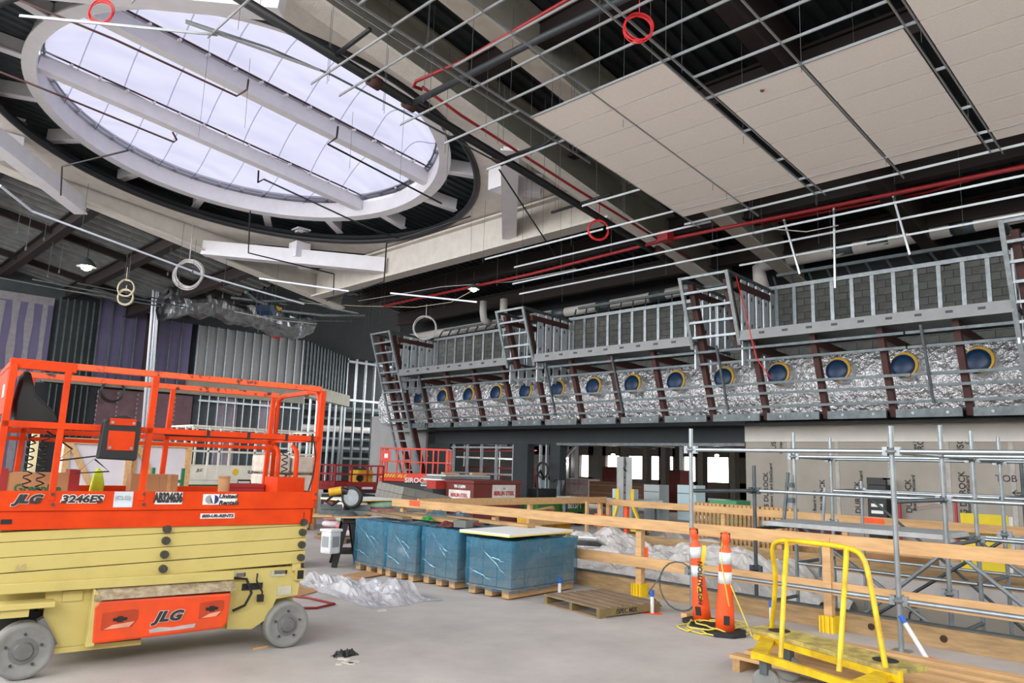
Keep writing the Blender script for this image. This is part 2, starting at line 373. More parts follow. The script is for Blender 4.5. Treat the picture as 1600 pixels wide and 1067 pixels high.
# ------------------------------------------------------------------ hung tile ceiling (grid, tiles, hangers)
hung = thing('hung_ceiling', 'half finished suspended ceiling of bare steel tees with cream lay-in tiles', 'ceiling', (10, 6, kz(K, 10)))
def cp(x, y, dz_=0): return (x, y, kz(K, x)+dz_)
YC = [8.98, 7.58, 6.16, 6.01, 4.56, 3.10, 2.95, 1.5, .1, -.05]
RX = .613; X0 = 9.02
slope = math.atan(S)
tb = MB().box((0, 0, 0), (RX-.02, 1.385, .02))
tile0 = None
def tiles(ya, yb, xa, xb):
    global tile0
    n_ = round((xb-xa)/RX)
    for i in range(n_):
        x = xa + (i+.5)*RX; y = (ya+yb)/2
        if tile0 is None:
            tile0 = tb.build('ceiling_tile', tilem, hung); o = tile0
        else: o = tile0.copy(); COL.objects.link(o)
        o.location = (x-10, y-6, kz(K, x)-kz(K, 10)); o.rotation_euler = (0, slope, 0)
XE = X0+8*RX
tiles(YC[0], YC[1], X0, XE); tiles(YC[1], YC[2], X0, XE)
XP2 = XE-6*RX; tiles(YC[3], YC[4], XP2, XE); tiles(YC[4], YC[5], XP2, XE)
XP3 = XE-9*RX; tiles(YC[6], YC[7], XP3, XE); tiles(YC[7], YC[8], XP3, XE)
def tee(a, b, name='tee', m=None):
    a, b = Vector(a), Vector(b); U = Vector((0, 0, 1))
    MB().bar(a-U*.012, b-U*.012, .022, .007).bar(a+U*.012, b+U*.012, .005, .04).build(name, m or tbar, hung, True)
# main tees along X at the tile edges
for i, y in enumerate(YC):
    x0 = (5.2, 5.6, 4.0, 4.0, 3.6, 3.4, 3.4, 2.8, 2.4, 2.4)[i]; x1 = (14.6, 14.7, 14.35, 14.45, 14.5, 14.3, 14.45, 14.5, 14.5, 14.5)[i]
    tee(cp(x0, y), cp(x1, y), 'main_tee')
tee(cp(4.2, 9.16), cp(10.9, 9.16), 'main_tee')
# cross tees along Y
for i in range(-9, 9):
    x = X0 + i*RX
    if x < 2: continue
    for (ya, yb, xf) in ((YC[2], YC[0], X0), (YC[5], YC[3], XP2), (YC[8], YC[6], XP3)):
        if x <= xf+.01: tee(cp(x, ya), cp(x, yb), 'cross_tee')
    if i % 2 == 0: tee(cp(x, YC[3]), cp(x, YC[2]), 'cross_tee'); tee(cp(x, YC[6]), cp(x, YC[5]), 'cross_tee')
for xu, ye in ((.428, 11.9), (.585, 11.75), (.827, 11.5), (.898, 11.4), (1.072, 11.27), (1.203, 11.1), (1.37, 11.17), (1.70, 10.6)):
    tee(cp(xu*K, YC[0]), cp(xu*K, ye), 'cross_tee')
for (px, py, qx, qy) in ((565,160,350,0), ):
    pass
tee(onC(500, 110, K), onC(290, 35, K), 'cross_tee'); tee(onC(340, 55, K), onC(30, 25, K), 'cross_tee')
# long furring tees beyond the tiles, running along Y
for ux, y0, y1 in ((1.872, 11.0, 15.2), (1.872, 2.0, 10.9), (1.99, 8.6, 14.9), (1.97, .5, 9.2), (2.13, -.5, 16.0), (2.24, -.5, 16.5), (2.36, 2, 9.4)):
    tee(cp(ux*K, y0), cp(ux*K, y1), 'furring_tee')
skylit_steel = mat('skylit_trim', (226,232,240), .35, .2, .04, 8)  # steel with reflected sky light put into its pale bluish colour
# octagon trim round the roof light
for a, b in (((0,290),(50,330)), ((50,330),(345,440)), ((300,425),(475,475)), ((405,435),(545,455)), ((610,458),(745,472))):
    MB().bar(onC(*a, K), onC(*b, K), .05, .05).build('perimeter_tee', skylit_steel, hung, True)
for a, b in (((1225,343),(1250,428)), ((1395,305),(1422,398)), ((1303,320),(1305,450))):
    MB().bar(onX(*a, 16.0), onX(*b, 16.0), .04, .04).build('vertical_tee', tbar, hung, True)
hw = MB(); rnd.seed(3)
for i in range(150):
    x = rnd.uniform(3.0, 17.5); y = rnd.choice(YC[:3]+[10.2, 11.2, 12.4, 13.8, 15.5, 4.5, 3.0]) + rnd.uniform(-.1, .1)
    if x > 14.5: y = rnd.uniform(2, 27)
    z = kz(K, x); top = min(dz(x)+.02, z+rnd.uniform(1.3, 2.6))
    if top > z+.1: hw.bar((x, y, z-rnd.choice((0, 0, .15))), (x+rnd.uniform(-.03, .03), y, top), .006, .006, (1, 0, 0)) if x > 12.2 or y < 11.3 or i % 6 == 0 else None
for i in range(26):
    x = rnd.uniform(2.5, 15); y = rnd.uniform(24.6, 28.5)
    z = kz(K, x)-rnd.uniform(-.2, .9); hw.bar((x, y, z), (x+.02, y, min(gz(x)+.9, z+rnd.uniform(.9, 1.8))), .01, .01, (1, 0, 0)); hw.box((x, y, z), (.04, .04, .1))
o = hw.build('hanger_wire', galvd, hung, True); o['kind'] = 'stuff'
# small hole for a sprinkler in a tile
MB().cyl(onC(1191, 141, K-.02), onC(1191, 141, K-.004), .035, 12).build('sprinkler_hole_cover', primer, hung, True)
# ------------------------------------------------------------------ pipes in the roof
def pipe(name, pts, r, m, label, cat='pipe', n=10, group=None, parts=()):
    o = MB(); o.tube(pts, r, n); ob = o.smooth().build(name, m); tag(ob, label, cat, group)
    return ob
PK = 7.62
mainp = pipe('sprinkler_main', [onC(330, -30, PK), onC(640, 160, PK), onC(850, 287, PK), onC(1050, 410, PK)], .085, blackp, 'thick black sprinkler main crossing in front of the roof light', n=14)
for t in ((640,163), (780,248), (585,128), (1030,392)):
    c = onC(*t, PK); d = (onC(850, 287, PK)-onC(640, 160, PK)).normalized()
    mb = MB(); mb.cyl(c-d*.12, c+d*.12, .115, 14); mb.smooth().build('red_coupling', primer, mainp)
a = onC(648, 160, PK); b = onC(840, 62, PK); c_ = onC(1000, -14, PK)
pipe('branch_pipe', [a, b, c_], .062, mat('grey_black_pipe', (52,56,60), .5), 'thick grey black branch pipe teed off the main beside the red coupling', n=12)
pipe('branch_pipe', [onC(525, 86, PK), onC(578, 46, PK)], .04, blackp, 'short black branch stub over the roof light edge')
pipe('branch_pipe', [onC(782, 250, PK), onC(850, 226, PK), onC(873, 210, PK)], .04, blackp, 'short black branch with a rusty tee below the tile edge')
pipe('branch_pipe', [onC(955, 303, PK), onC(862, 332, PK)], .035, blackp, 'black branch stub in front of the cream girder by the deck')
RK = 7.9
pipe('red_conduit', [onC(660, 136, RK), onC(720, 180, RK), onC(900, 295, RK), onC(1085, 408, RK)], .03, redp, 'thin red conduit running beside the pale girder flange')
pipe('red_conduit', [onC(660, 140, RK), onC(646, 135, RK), onC(650, 127, RK), onC(722, 96, RK), onC(860, 15, RK), onC(900, -8, RK)], .032, redp, 'red conduit that turns back at a hairpin bend')
pipe('red_conduit', [onC(600, 478, 7.6), onC(830, 428, 7.6), onC(1040, 375, 7.6), onC(1360, 310, 7.6), onC(1640, 252, 7.6)], .045, redp, 'long red pipe crossing behind the furring tees from the girder corner')
pipe('red_conduit', [onC(1180, 352, 8.4), onC(1450, 300, 8.4), onC(1640, 245, 8.4)], .035, redp, 'dark red pipe behind the tile ceiling above white pipe')
pipe('red_conduit', [onX(1215, 395, 19.2), onX(1400, 358, 19.2), onX(1640, 305, 19.2)], .04, redp, 'red pipe running just above the large white pipe')
MB_ = MB().box(onC(1040, 370, 7.62), (.3, .3, .25)); tag(MB_.build('junction_box', redp, bev=.01), 'bright red junction box on the long red pipe', 'junction box')
# small black conduits with elbows round the octagon
def smallpipe(pix, k, label, m=blackp, r=.022):
    pts = [onC(*p_, k) for p_ in pix]; return pipe('drop_conduit', pts, r, m, label, 'conduit', 6)
smallpipe([(30,0),(180,62),(370,150),(386,140),(388,125)], 8.0, 'dark conduit with upturned end under the middle of the roof light', primer)
smallpipe([(0,112),(100,152),(272,222),(276,218),(270,207)], 8.0, 'dark conduit ending in a hook over the lower roof light', primer)
smallpipe([(404,267),(403,285),(412,280),(580,358),(625,373)], 7.6, 'black conduit with hooked end descending to the girder corner', blackp)
smallpipe([(528,198),(526,215),(512,225),(640,292),(690,318)], 7.8, 'thin dark conduit with stepped end over the right of roof light', blackp)
smallpipe([(95,305),(97,260),(200,235)], 7.7, 'black conduit dropping in front of the left white girder', blackp)
smallpipe([(391,330),(388,395),(522,428),(521,460)], 7.4, 'black square-bent conduit below the bolted white brace', blackp)
smallpipe([(735,338),(604,380),(600,440),(510,470)], 7.4, 'black conduit stepping down across the girder corner', blackp)
smallpipe([(0,110),(0,112)], 7.4, 'x') if False else None
smallpipe([(290,32),(420,75),(520,118),(640,180),(780,255)], 7.5, 'grey cable tray rail parallel to the black main', galvd, .02)
smallpipe([(780,265),(888,430)], 7.9, 'thin black rod leaning across the cream girder by the deck', blackp, .02)
# big white pipes along the block wall
wp = pipe('insulated_pipe', [onX(1198, 470, 19.4), onX(1188, 440, 19.4), onX(1186, 420, 19.4), onX(1200, 411, 19.4), onX(1240, 404, 19.4), onX(1400, 374, 19.4), onX(1640, 325, 19.4)], .2, whitepipe, 'large white jacketed pipe with elbow above the stud screen', n=16)
for t in ((1230,402), (1320,388), (1375,377), (1505,352)):
    c = onX(*t, 19.4); mb = MB(); mb.cyl(c-Vector((0, .25, 0)), c+Vector((0, .25, 0)), .215, 16); mb.smooth().build('saddle_band', galvd, wp)
wp2 = pipe('insulated_pipe', [onX(1085, 450, 19.6), onX(1000, 468, 19.6), onX(860, 492, 19.6), onX(720, 515, 19.6), onX(640, 528, 19.6)], .17, whitepipe, 'long white jacketed pipe running off behind the farther stud frames', n=14)
for t in ((1030,462), (945,478), (875,490)):
    c = onX(*t, 19.6); mb = MB(); mb.cyl(c-Vector((0, .3, 0)), c+Vector((0, .3, 0)), .185, 14); mb.smooth().build('saddle_band', galvd, wp2)
for (px, py, l) in ((755,487,'short white pipe elbow left of another above the stud frames'), (787,484,'short white pipe elbow right of another above the stud frames')):
    c = onX(px, py, 18.6); mb = MB(); mb.tube([c+Vector((0,0,.4)), c, c+Vector((.05,0,-.28)), c+Vector((.35,0,-.4))], .14, 12); tag(mb.smooth().build('pipe_elbow', whitepipe), l, 'pipe')
# electrical conduits bundle by the purple wall
cb = thing('conduit_riser', 'bundle of bright vertical conduits in front of the purple wall', 'conduit', (onY(235, 600, 38).x, 38, 0))
for i, (a, b) in enumerate((((241,440),(229,640)), ((246,442),(234,640)), ((250,425),(240,640)))):
    pa, pb = onY(*a, 38), onY(*b, 38); mb = MB(); mb.tube([pa+Vector((.6, 0, .5)), pa+Vector((.2, 0, .35)), pa, (pb.x, pb.y, 0)], .06, 8); mb.smooth().build('conduit', skylit_steel, cb, True)
# ------------------------------------------------------------------ raked stud soffit with outriggers
def fx(z): return 17.5 - .34*(z-3.2)
OY = [9.05-1.5*i for i in range(-10, 6)]               # outrigger lines
sof = thing('soffit_frame', 'raked light steel stud frame on red oxide outriggers along the wall', 'stud frame', (17.5, 12, 3.1))
bgal = mat('lit_galvanised', (196,204,210), .4, .25, .08, 7)  # galvanised steel brightened in colour so the shaded return studs look lit
sillm = mat('sill_steel', (124,126,126), .5, .3, .06, 4)
pierd = mat('pier_dark', (42,48,50), .8, 0, .15, 1)
def bar(name, a, b, w_, h_, m=galvd, upv=(0, 0, 1)): return MB().bar(a, b, w_, h_, upv).build(name, m, sof, True)
face_up = Vector((1, 0, .34)).normalized()              # normal-ish of the raked face
for y in OY:
    if y > 25: continue
    bar('outrigger', (fx(3.02)+.22, y, 3.02), (fx(5.0)+.22, y, 5.0), .13, .16, primer, face_up)
    bar('outrigger_arm', (fx(4.75)+.2, y, 4.75), (20.3, y, 4.6), .12, .2, primer)
YA, YB = 1.0, 24.9
for z in (4.72, 4.42, 3.86, 3.62, 3.3):
    segs = [24.9, 20.6, 16.0, 10.6, 5.5, .5]
    for a, b in zip(segs, segs[1:]): bar('face_rail', (fx(z), a-.02, z), (fx(z), b+.02, z), .05, .06)
for y in (22.3, 15.9, 9.95, 5.15, 13.3): bar('face_stile', (fx(4.85)-.05, y, 4.85), (fx(3.25)-.05, y, 3.25), .05, .05, galvd, (0, 1, 0))
chan = [y for y in OY if y < 25]
for a, b in zip(chan, chan[1:]):
    bar('bottom_channel', (fx(3.05)+.02, a-.1, 3.06), (fx(3.05)+.02, b+.1, 3.06), .06, .18, galvd)
    for t in (.3, .75): MB().cyl((fx(3.05)-.02, a+(b-a)*t, 3.06), (fx(3.05)+.0, a+(b-a)*t, 3.06), .03, 8).build('punch_hole', galv, sof, True)
# ladder frames
LF = [(2.1, 3.45, 2.9), (9.28, 10.62, 4.8), (16.35, 17.55, 4.8), (23.5, 24.7, .9)]
for y0, y1, zb_ in LF:
    zt = 6.56
    for y in (y0, y1):
        bar('ladder_stile', (fx(zt)-.08, y, zt+.04), (fx(zb_)-.08, y, zb_), .06, .09, galv, (0, 1, 0))
        yy = y + (.16 if y == y0 else -.16)
        bar('outrigger_post', (fx(zt)+.22, yy, zt-.1), (fx(min(zb_, 4.8))+.22, yy, min(zb_, 4.8)), .14, .18, primer, face_up)
    z = zt
    while z > zb_+.2:
        bar('ladder_rung', (fx(z)-.06, y0, z), (fx(z)-.06, y1, z), .06, .06, galv); z -= .37
    # return walls: stud fins running back to the block wall
    for y in (y0, y1):
        bar('return_track', (fx(zt), y, zt), (18.7, y, zt-.1), .1, .08, galvd); bar('return_track', (fx(5), y, 4.98), (18.7, y, 4.9), .1, .08, galvd)
        bar('arm_beam', (fx(6.2)+.2, y, 6.3), (18.4, y, 6.25), .12, .16, primer)
        for k in range(5):
            x = 17.1 + k*.38; bar('return_stud', (x, y, 4.3), (x, y, zt-.08), .24, .04, bgal, (0, 1, 0)); MB().b2((x-.03, y-.023, 5.3), (x+.02, y+.023, 5.4)).b2((x-.03, y-.023, 6.0), (x+.02, y+.023, 6.1)).build('knockouts', blackm, sof, True)['kind'] = 'stuff'
# stepped bays between ladders
BAY = [(3.45, 9.28), (10.62, 16.35), (17.55, 23.5)]
for y0, y1 in BAY:
    bar('bay_sill', (fx(5.08)-.04, y0, 5.02), (fx(5.08)-.04, y1, 5.02), .05, .25, sillm)
    nn = int((y1-y0)/.62)
    for k in range(nn+1):
        y = y0 + (k+.5)*(y1-y0)/(nn+1)
        if k % 1 == 0 and k < nn: MB().box((fx(5.08)-.075, y+.25, 5.04), (.012, .13, .05)).build('knockout', blackm, sof, True)
    bar('bay_shelf', (fx(5.08), (y0+y1)/2, 4.92), (18.5, (y0+y1)/2, 4.92), y1-y0, .03, galvd)
    bar('bay_top_track', (18.5, y0, 6.52), (18.5, y1, 6.52), .09, .1, galv)
    bar('bay_top_rail', (18.95, y0, 6.98), (18.95, y1, 6.98), .09, .08, galvd)
    n_ = 12 if y1 < 17 else 11
    for k in range(n_):
        y = y0 + (k+.6)*(y1-y0)/n_; bar('bay_stud', (18.5, y, 4.95), (18.5, y, 6.5), .05, .09, galv, (0, 1, 0))
        bar('lattice_bar', (18.5, y, 6.55), (18.95, y+.3, 6.96), .04, .04, galvd)
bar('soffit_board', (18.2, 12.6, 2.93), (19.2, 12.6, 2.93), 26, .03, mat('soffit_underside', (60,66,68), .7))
# ------------------------------------------------------------------ foil wrapped duct with blue capped outlets
duct = thing('foil_wrapped_duct', 'long crinkled foil wrapped duct with capped round outlets behind the soffit rails', 'duct', (18.9, 14, 4))
rnd.seed(5)
from mathutils import noise
def foilface(u, v):
    y = .2 + 26.6*u; z = 3.22 + 1.42*v
    c = abs(noise.fractal(Vector((y*4.5, z*3.6, 1.7)), .8, 2.1, 4))*.055 + noise.noise(Vector((y*.9, z*1.3, 8)))*.05
    b = .2*math.cos((v-.5)*math.pi)
    return (18.42 - b + c*1.0, y, z)
mb = MB(); mb.grid(foilface, 640, 36); mb.build('foil_jacket', foil, duct, True)
mb = MB(); mb.b2((18.45, .2, 3.25), (19.5, 26.8, 4.6)); mb.build('duct_body', foil, duct, True)
DS = 18.0/19.0
DY = [26.46, 24.9, 23.36, 21.78, 20.24, 18.72, 17.19, 15.62, 14.06, 12.48, 10.9, 9.29, 7.72, 6.17, 4.62, 3.05]
for y in DY:
    y *= DS; z = 1.68 + (4.305-1.68)*DS
    q = MB(); q.lathe([(.31, .6), (.315, .35), (.3, .15), (.305, .03), (.27, 0)], (17.92, y, z), (1, 0, -.12), 22)
    q.smooth().build('duct_collar', foil, duct, True)
    q = MB(); q.lathe([(.235, -.015), (.29, -.02), (.3, .05)], (17.92, y, z), (1, 0, -.12), 22); q.build('insulation_rim', yellowins, duct, True)
    q = MB(); q.lathe([(.0, -.06), (.15, -.055), (.262, -.03), (.27, .02)], (17.92, y+.03, z-.025), (1, 0, -.12), 22); q.smooth().build('blue_film_cap', bluecap, duct, True)
# ------------------------------------------------------------------ block wall behind, board wall below
wr = structure('wall_right')
MB().b2((20.42, -2, 2.9), (20.7, 28.5, 9.2)).build('mortar_bed', mortar, wr)
MB().b2((20.36, -2, 7.05), (20.38, 28.5, 9.2)).build('added_dark_band', darkvoid, wr)  # dark sheet added to blacken the upper blockwork
b0 = None; rest = MB(); cnt = 0
rows = [4.9+.2*i for i in range(14)]
cand = []
for ri, z in enumerate(rows):
    y = -1.0 + (.2 if ri % 2 else 0)
    while y < 28: cand.append((y, z)); y += .4
cand.sort(key=lambda c: (c[0] < 2.6, c[0]))
for y, z in cand:
    if 2.6 <= y and cnt < 300 and 4.9 <= z < 7.2:
        if b0 is None: b0 = MB().box((0, 0, 0), (.05, .388, .188)).build('block', cmu, wr); o = b0
        else: o = b0.copy(); COL.objects.link(o)
        o.location = (20.41+rnd.uniform(-.008, .008), y, z); cnt += 1
    else: rest.box((20.41, y, z), (.05, .388, .188))
o = rest.build('blocks', cmu, wr); o['kind'] = 'stuff'
WX = 18.75
# board wall at the right, boards 1.22 wide
y = 10.2; bi = 0
while y > -3:
    MB().b2((WX, y-1.21, -.2), (WX+.06, y, 2.62)).build('board', cementboard, wr)
    MB().b2((WX-.012, y-1.26, .0), (WX, y-1.17, 2.55)).build('joint_strip', mat('joint_mud', (172,168,162), .9), wr)
    y -= 1.22; bi += 1
MB().b2((WX-.03, -3, 2.5), (WX+.06, 10.2, 2.95)).build('skimmed_band', skim, wr)
MB().b2((WX+.06, -3, -.3), (WX+.2, 10.2, 3)).build('wall_core', darkwall, wr)
R90 = (math.pi/2, -math.pi/2, -math.pi/2)     # facing -X, reading upward
def wallprint(px, py, s, size, bold=0.002, sx=1.0):
    c = onX(px, py, WX-.014)
    text(s, size, inkm, wr, c, Matrix(((0, 0, -1), (0, 0, 0), (0, 0, 0))).to_3x3().to_euler() if False else WROT, 'board_print', .001, 'CENTER', 0, bold, sx)
# text local X -> +Z (upwards), local Y -> +Y (left in view), normal -> -X
WROT = Matrix(((0, 0, -1), (0, 1, 0), (1, 0, 0))).to_euler()
for (px, py, s, size) in ((1209,692,'USG',.24), (1220,698,'Cement',.15), (1286,786,'USG DUROCK',.24), (1273,795,'Cement Board with',.15), (1197,765,'S DUROCK',.24), (1205,760,'Cement Board EdgeGuard',.15), (1341,790,'USG DUROCK',.24), (1346,762,'Board EdgeGuard',.15),
    (1438,685,'ROCK',.26), (1429,688,'Cement Board with',.14), (1500,685,'USG DU',.26), (1511,680,'Cement',.16), (1420,775,'DUROCK',.24), (1428,770,'Board EdgeGuard',.15), (1505,778,'USG DUROCK',.24), (1513,772,'Board EdgeGuard',.15), (1390,720,'EdgeGuard fire tested',.06), (1300,770,'Cement Board fire rated',.06)):
    wallprint(px, py, s, size*.74)
text('USG DU', .3, inkm, pw, onX(1432, 985, PX1-.012), WROT, 'board_print', .001)
for px, py, s, size in ((1572,748,'TOB',.2), (1318,668,'E',.22)):
    c = onX(px, py, WX-.014); text(s, size, inkm, wr, c, Matrix(((0, 0, -1), (-1, 0, 0), (0, 1, 0))).to_euler(), 'marker_note', .001)
MB().bar(onX(1582, 770, WX-.02), onX(1600, 770, WX-.02), .005, .02).bar(onX(1582, 770, WX-.02), onX(1588, 766, WX-.02), .005, .02).bar(onX(1582, 770, WX-.02), onX(1588, 774, WX-.02), .005, .02).build('marker_arrow', inkm, wr)
# header over the big opening and piers
MB().b2((WX, 10.2, 2.42), (WX+.5, 23.5, 3.1)).build('opening_header', pierd, wr)
MB().b2((WX-.05, 10.2, 2.38), (WX+.55, 17, 2.46)).build('header_track', galvd, wr)
for y0, y1 in ((16.9, 17.35), (18.4, 19.1), (22.6, 23.9)): MB().b2((WX+.02, y0, 0), (WX+.35, y1, 2.42)).build('pier', pierd, wr)
for y in (17.9, 17.6, 19.2, 20.1, 20.9, 21.7, 22.5): MB().b2((WX+.1, y-.03, 0), (WX+.2, y+.03, 2.9)).build('wall_stud', galv, wr)
for z in (1.35, 2.3): MB().b2((WX+.08, 19.1, z-.03), (WX+.22, 22.6, z+.03)).build('wall_blocking', galv, wr)
MB().b2((WX+.02, 24.1, 0), (WX+.12, 28.0, 3.6)).build('board', greyboard, wr)
# ------------------------------------------------------------------ back wall
wb = structure('wall_back'); BYW = 43.0
MB().b2((-9, BYW+.35, 0), (23.8, BYW+.5, 13.5)).build('wall_core', darkwall, wb)
def board(x0, x1, z0, z1, m, name='board', y=BYW, t=.04): return MB().b2((x0, y, z0), (x1, y+t, z1)).build(name, m, wb)
def stud(x, z0, z1, y=BYW-.02, m=galv, w_=.06): return MB().b2((x-w_/2, y-.12, z0), (x+w_/2, y, z1)).build('wall_stud', m, wb)
# striped taped board at far left
board(1.0, 9.4, 0, 9.15, purple, y=BYW+.02)
for i, x in enumerate([1.6+.62*k for k in range(13)]):
    z1 = 9.15 - rnd.uniform(0, .35); mb = MB()
    ed = [(rnd.uniform(-.06, .06), z) for z in (.3, 1.6, 2.9, 4.2, 5.4, 6.6, 7.8, z1)]
    mb.prism([(x-.14+e, z) for e, z in ed] + [(x+.14-e*.7, z) for e, z in reversed(ed)], (0, BYW+.02, 0), (1, 0, 0), (0, 0, 1), (0, -1, 0), .015); mb.build('taped_joint', tapem, wb)
for z in (5.3, 9.1): board(1.0, 9.4, z-.2, z+.2, tapem, 'taped_joint', BYW+.0)
# open dark studs then purple panels
for x in [9.65+.31*k for k in range(6)]: stud(x, 5.5, 9.4, m=galvd)
px0 = 11.5
for k in range(8):
    if k == 4: continue
    board(px0+k*.61, px0+k*.61+.595, 5.5, 9.75, purple, 'purple_panel', BYW+.03); stud(px0+k*.61, 5.5, 9.75, m=galvd)
MB().b2((13.9, BYW-.3, 5.0), (14.45, BYW+.1, 10.0)).build('steel_column', darkpr, wb)
# stud screen with grey backing
for k in range(12):
    x = 16.7+k*.555; board(x, x+.54, 6.2, 10.4, greyboard, 'backing_board', BYW+.02); stud(x, 6.2, 10.4)
stud(23.3, 6.2, 10.4, w_=.1)
MB().b2((22.4, BYW-.12, 9.6), (23.3, BYW-.02, 9.69)).build('wall_blocking', galv, wb)
MB().b2((9.3, BYW-.35, 5.05), (23.5, BYW+.2, 5.5)).build('edge_beam', creamg, wb)
MB().b2((16.3, BYW-.4, 5.5), (23.5, BYW+.2, 6.15)).build('edge_beam', creamg, wb)
# lower storey
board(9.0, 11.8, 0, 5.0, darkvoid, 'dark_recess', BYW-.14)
for x in [9.65+.28*k for k in range(7)]: stud(x, 2.4, 5.0, BYW-.15, galvd, .04)
for k in range(5):
    x = 11.85+k*.98; board(x, x+.965, 0, 4.95, maroon, 'maroon_board', BYW-.12)
    for j in range(14): MB().b2((x-.03, BYW-.17, 1.6+j*.24), (x+.03, BYW-.12, 1.6+j*.24+.12)).build('fixing_patch', tapem, wb)
palem = mat('pale_back_board', (150,140,150), .9, 0, .25, .6)
for k in range(13):
    x = 17.1+k*.51; stud(x, 0, 5.1, BYW-.15)
for z in (.9, 2.25, 4.75): MB().b2((17.0, BYW-.3, z-.05), (23.3, BYW-.15, z+.05)).build('wall_blocking', galv, wb)
for k in range(5): board(16.9+k*1.32, 18.2+k*1.32, 0, 5.05, palem if k % 2 else darkwall, 'backing_board', BYW+.2)
# splayed wall, then far return
sp = structure('wall_splay'); A = Vector((23.6, 43.0, 0)); B = Vector((29.5, 47.7, 0))
for k in range(14):
    c = A.lerp(B, k/13); MB().b2((c.x-.045, c.y-.15, 6.4), (c.x+.045, c.y, 9.1)).build('wall_stud', galvd, sp)
    if k % 2 == 0: MB().b2((c.x-.045, c.y-.15, 0), (c.x+.045, c.y, 5.5)).build('wall_stud', galv, sp)
MB().bar(A+Vector((0, .3, 7.7)), B+Vector((0, .3, 7.7)), .06, 2.8).build('backing_board', darkwall, sp)
MB().bar(A+Vector((0, -.1, 5.9)), B+Vector((0, -.1, 5.9)), .7, .8).build('edge_beam', creamg, sp)
for k in range(9):
    x = 29.5+k*.8; MB().b2((x-.05, 47.5, 0), (x+.05, 47.7, 9.1)).build('wall_stud', galv, sp)
for z in (1.8, 6.0, 8.8): MB().b2((29.5, 47.4, z-.08), (36.5, 47.6, z+.08)).build('wall_blocking', galv, sp)
MB().b2((29.2, 49.8, 0), (40, 50, 9.3)).build('wall_core', darkvoid, sp)
MB().b2((24.5, 49.6, 0), (29.2, 49.8, 6)).build('wall_core', darkvoid, sp)
for k in range(5): # services seen through the studs
    z = 2.4+.74*k; mb = MB(); mb.tube([(25.5, 49.2, z), (39, 49.2, z+.15)], .13 if k % 2 else .24, 8); mb.build('service_pipe', whitepipe if k == 2 else galvd, sp)
# ------------------------------------------------------------------ hall beyond the opening
hall = structure('wall_far'); HX = 44.0
MB().b2((20.6, -6, 3.25), (HX, 30.2, 3.4)).b2((30.3, 30, 3.25), (HX, 46, 3.4)).build('hall_ceiling', mat('hall_ceiling', (58,56,55), .9), hall)
MB().b2((20.6, 30, 0), (30.6, 30.2, 2.72)).b2((20.6, 30, 2.72), (25.2, 30.2, 3.3)).b2((30.2, 30, 2.72), (30.6, 30.2, 3.3)).build('side_partition', pierd, hall)
for k in range(5): MB().b2((25.2+k*1.0, 30, 2.72), (25.4+k*1.0, 30.2, 3.3)).build('window_mullion', darkwall, hall)
for k in range(6): MB().bar((21+1.2*k, 28.5, 0), (21+1.2*k, 28.5, 3.2), .06, .06, (1, 0, 0)).build('wall_stud', galv, hall)
MB().bar((20.7, 28.5, 2.0), (28, 28.5, 2.0), .05, .08).build('wall_blocking', galv, hall)
MB().tube([(20.7, 27.8, 2.4), (24, 27.8, 2.3), (29, 27.8, 2.5)], .05, 8).build('hall_pipe', redp, hall)
wz0, wz1 = 1.55, 3.0
ylist = []
for a, b in ((905, 919), (946, 967), (977, 1003), (1011, 1029), (1041, 1051), (1066, 1086), (1102, 1138)):
    ylist.append((onX(b, 735, HX).y, onX(a, 735, HX).y))
ylist.sort(); y = -6; mb = MB()
for a, b in ylist: mb.b2((HX, y, 0), (HX+.3, a, 3.4)); y = b
mb.b2((HX, y, 0), (HX+.3, 46, 3.4)); mb.b2((HX, -6, 0), (HX+.3, 46, 1.0)); mb.b2((HX, -6, 2.6), (HX+.3, 46, 3.4))
mb.build('far_wall', mat('far_wall_paint', (96,88,82), .9), hall)
for px in (930, 972, 1007, 1036, 1094, 1144):
    c = onX(px, 735, 38); MB().b2((38, c.y-.17, 0), (38.5, c.y+.17, 3.3)).build('far_column', mat('far_column_grey', (88,84,78), .9), hall)
for px in (880, 895, 1058):
    c = onX(px, 735, 30); MB().b2((30, c.y-.12, 0), (30.3, c.y+.12, 3.3)).build('far_column', darkwall, hall)
MB().bar(onX(873, 690, 24), onX(873, 770, 24), .12, .12).bar(onX(903, 692, 24), onX(876, 722, 24), .1, .1).build('white_brace', whitem, hall)
for px, py in ((885, 716), (958, 711), (1120, 712)):
    c = onX(px, py, 30); lt = thing('hall_lamp', 'small round lamp glowing under the hall ceiling, %s' % {885: 'by the white brace', 958: 'over the brown panels', 1120: 'near the drywall edge'}[px], 'lamp', c); q = MB(); q.lathe([(0, -.06), (.08, -.03), (.1, .03), (.04, .06)], n=14); q.smooth().build('lamp_bulb', glow('hall_lamp_glow', (255,240,220), 25), lt); MB().bar((0, 0, .05), (0, 0, 3.2-c.z), .02, .02, (1, 0, 0)).build('stem', blackm, lt)
    pl_ = bpy.data.lights.new('hall_lamp_light', 'POINT'); pl_.energy = 260; pl_.shadow_soft_size = .12; pl_.color = (1, .93, .85); po = bpy.data.objects.new('hall_lamp_light', pl_); COL.objects.link(po); po.location = c - Vector((0, 0, .25))
for i in range(7):
    y = 3+4*i; mb = MB(); mb.tube([(21, y, 3.05-.05*(i % 3)), (40, y+1.0, 3.02)], .07+.03*(i % 2), 8); mb.build('hall_pipe', (galvd, redp, whitepipe)[i % 3], hall)
for i in range(8):
    x = 22+2.6*i; MB().bar((x, -4, 3.12), (x, 27.4, 3.12), .18, .22).build('hall_beam', creamg if i % 2 else darkwall, hall)
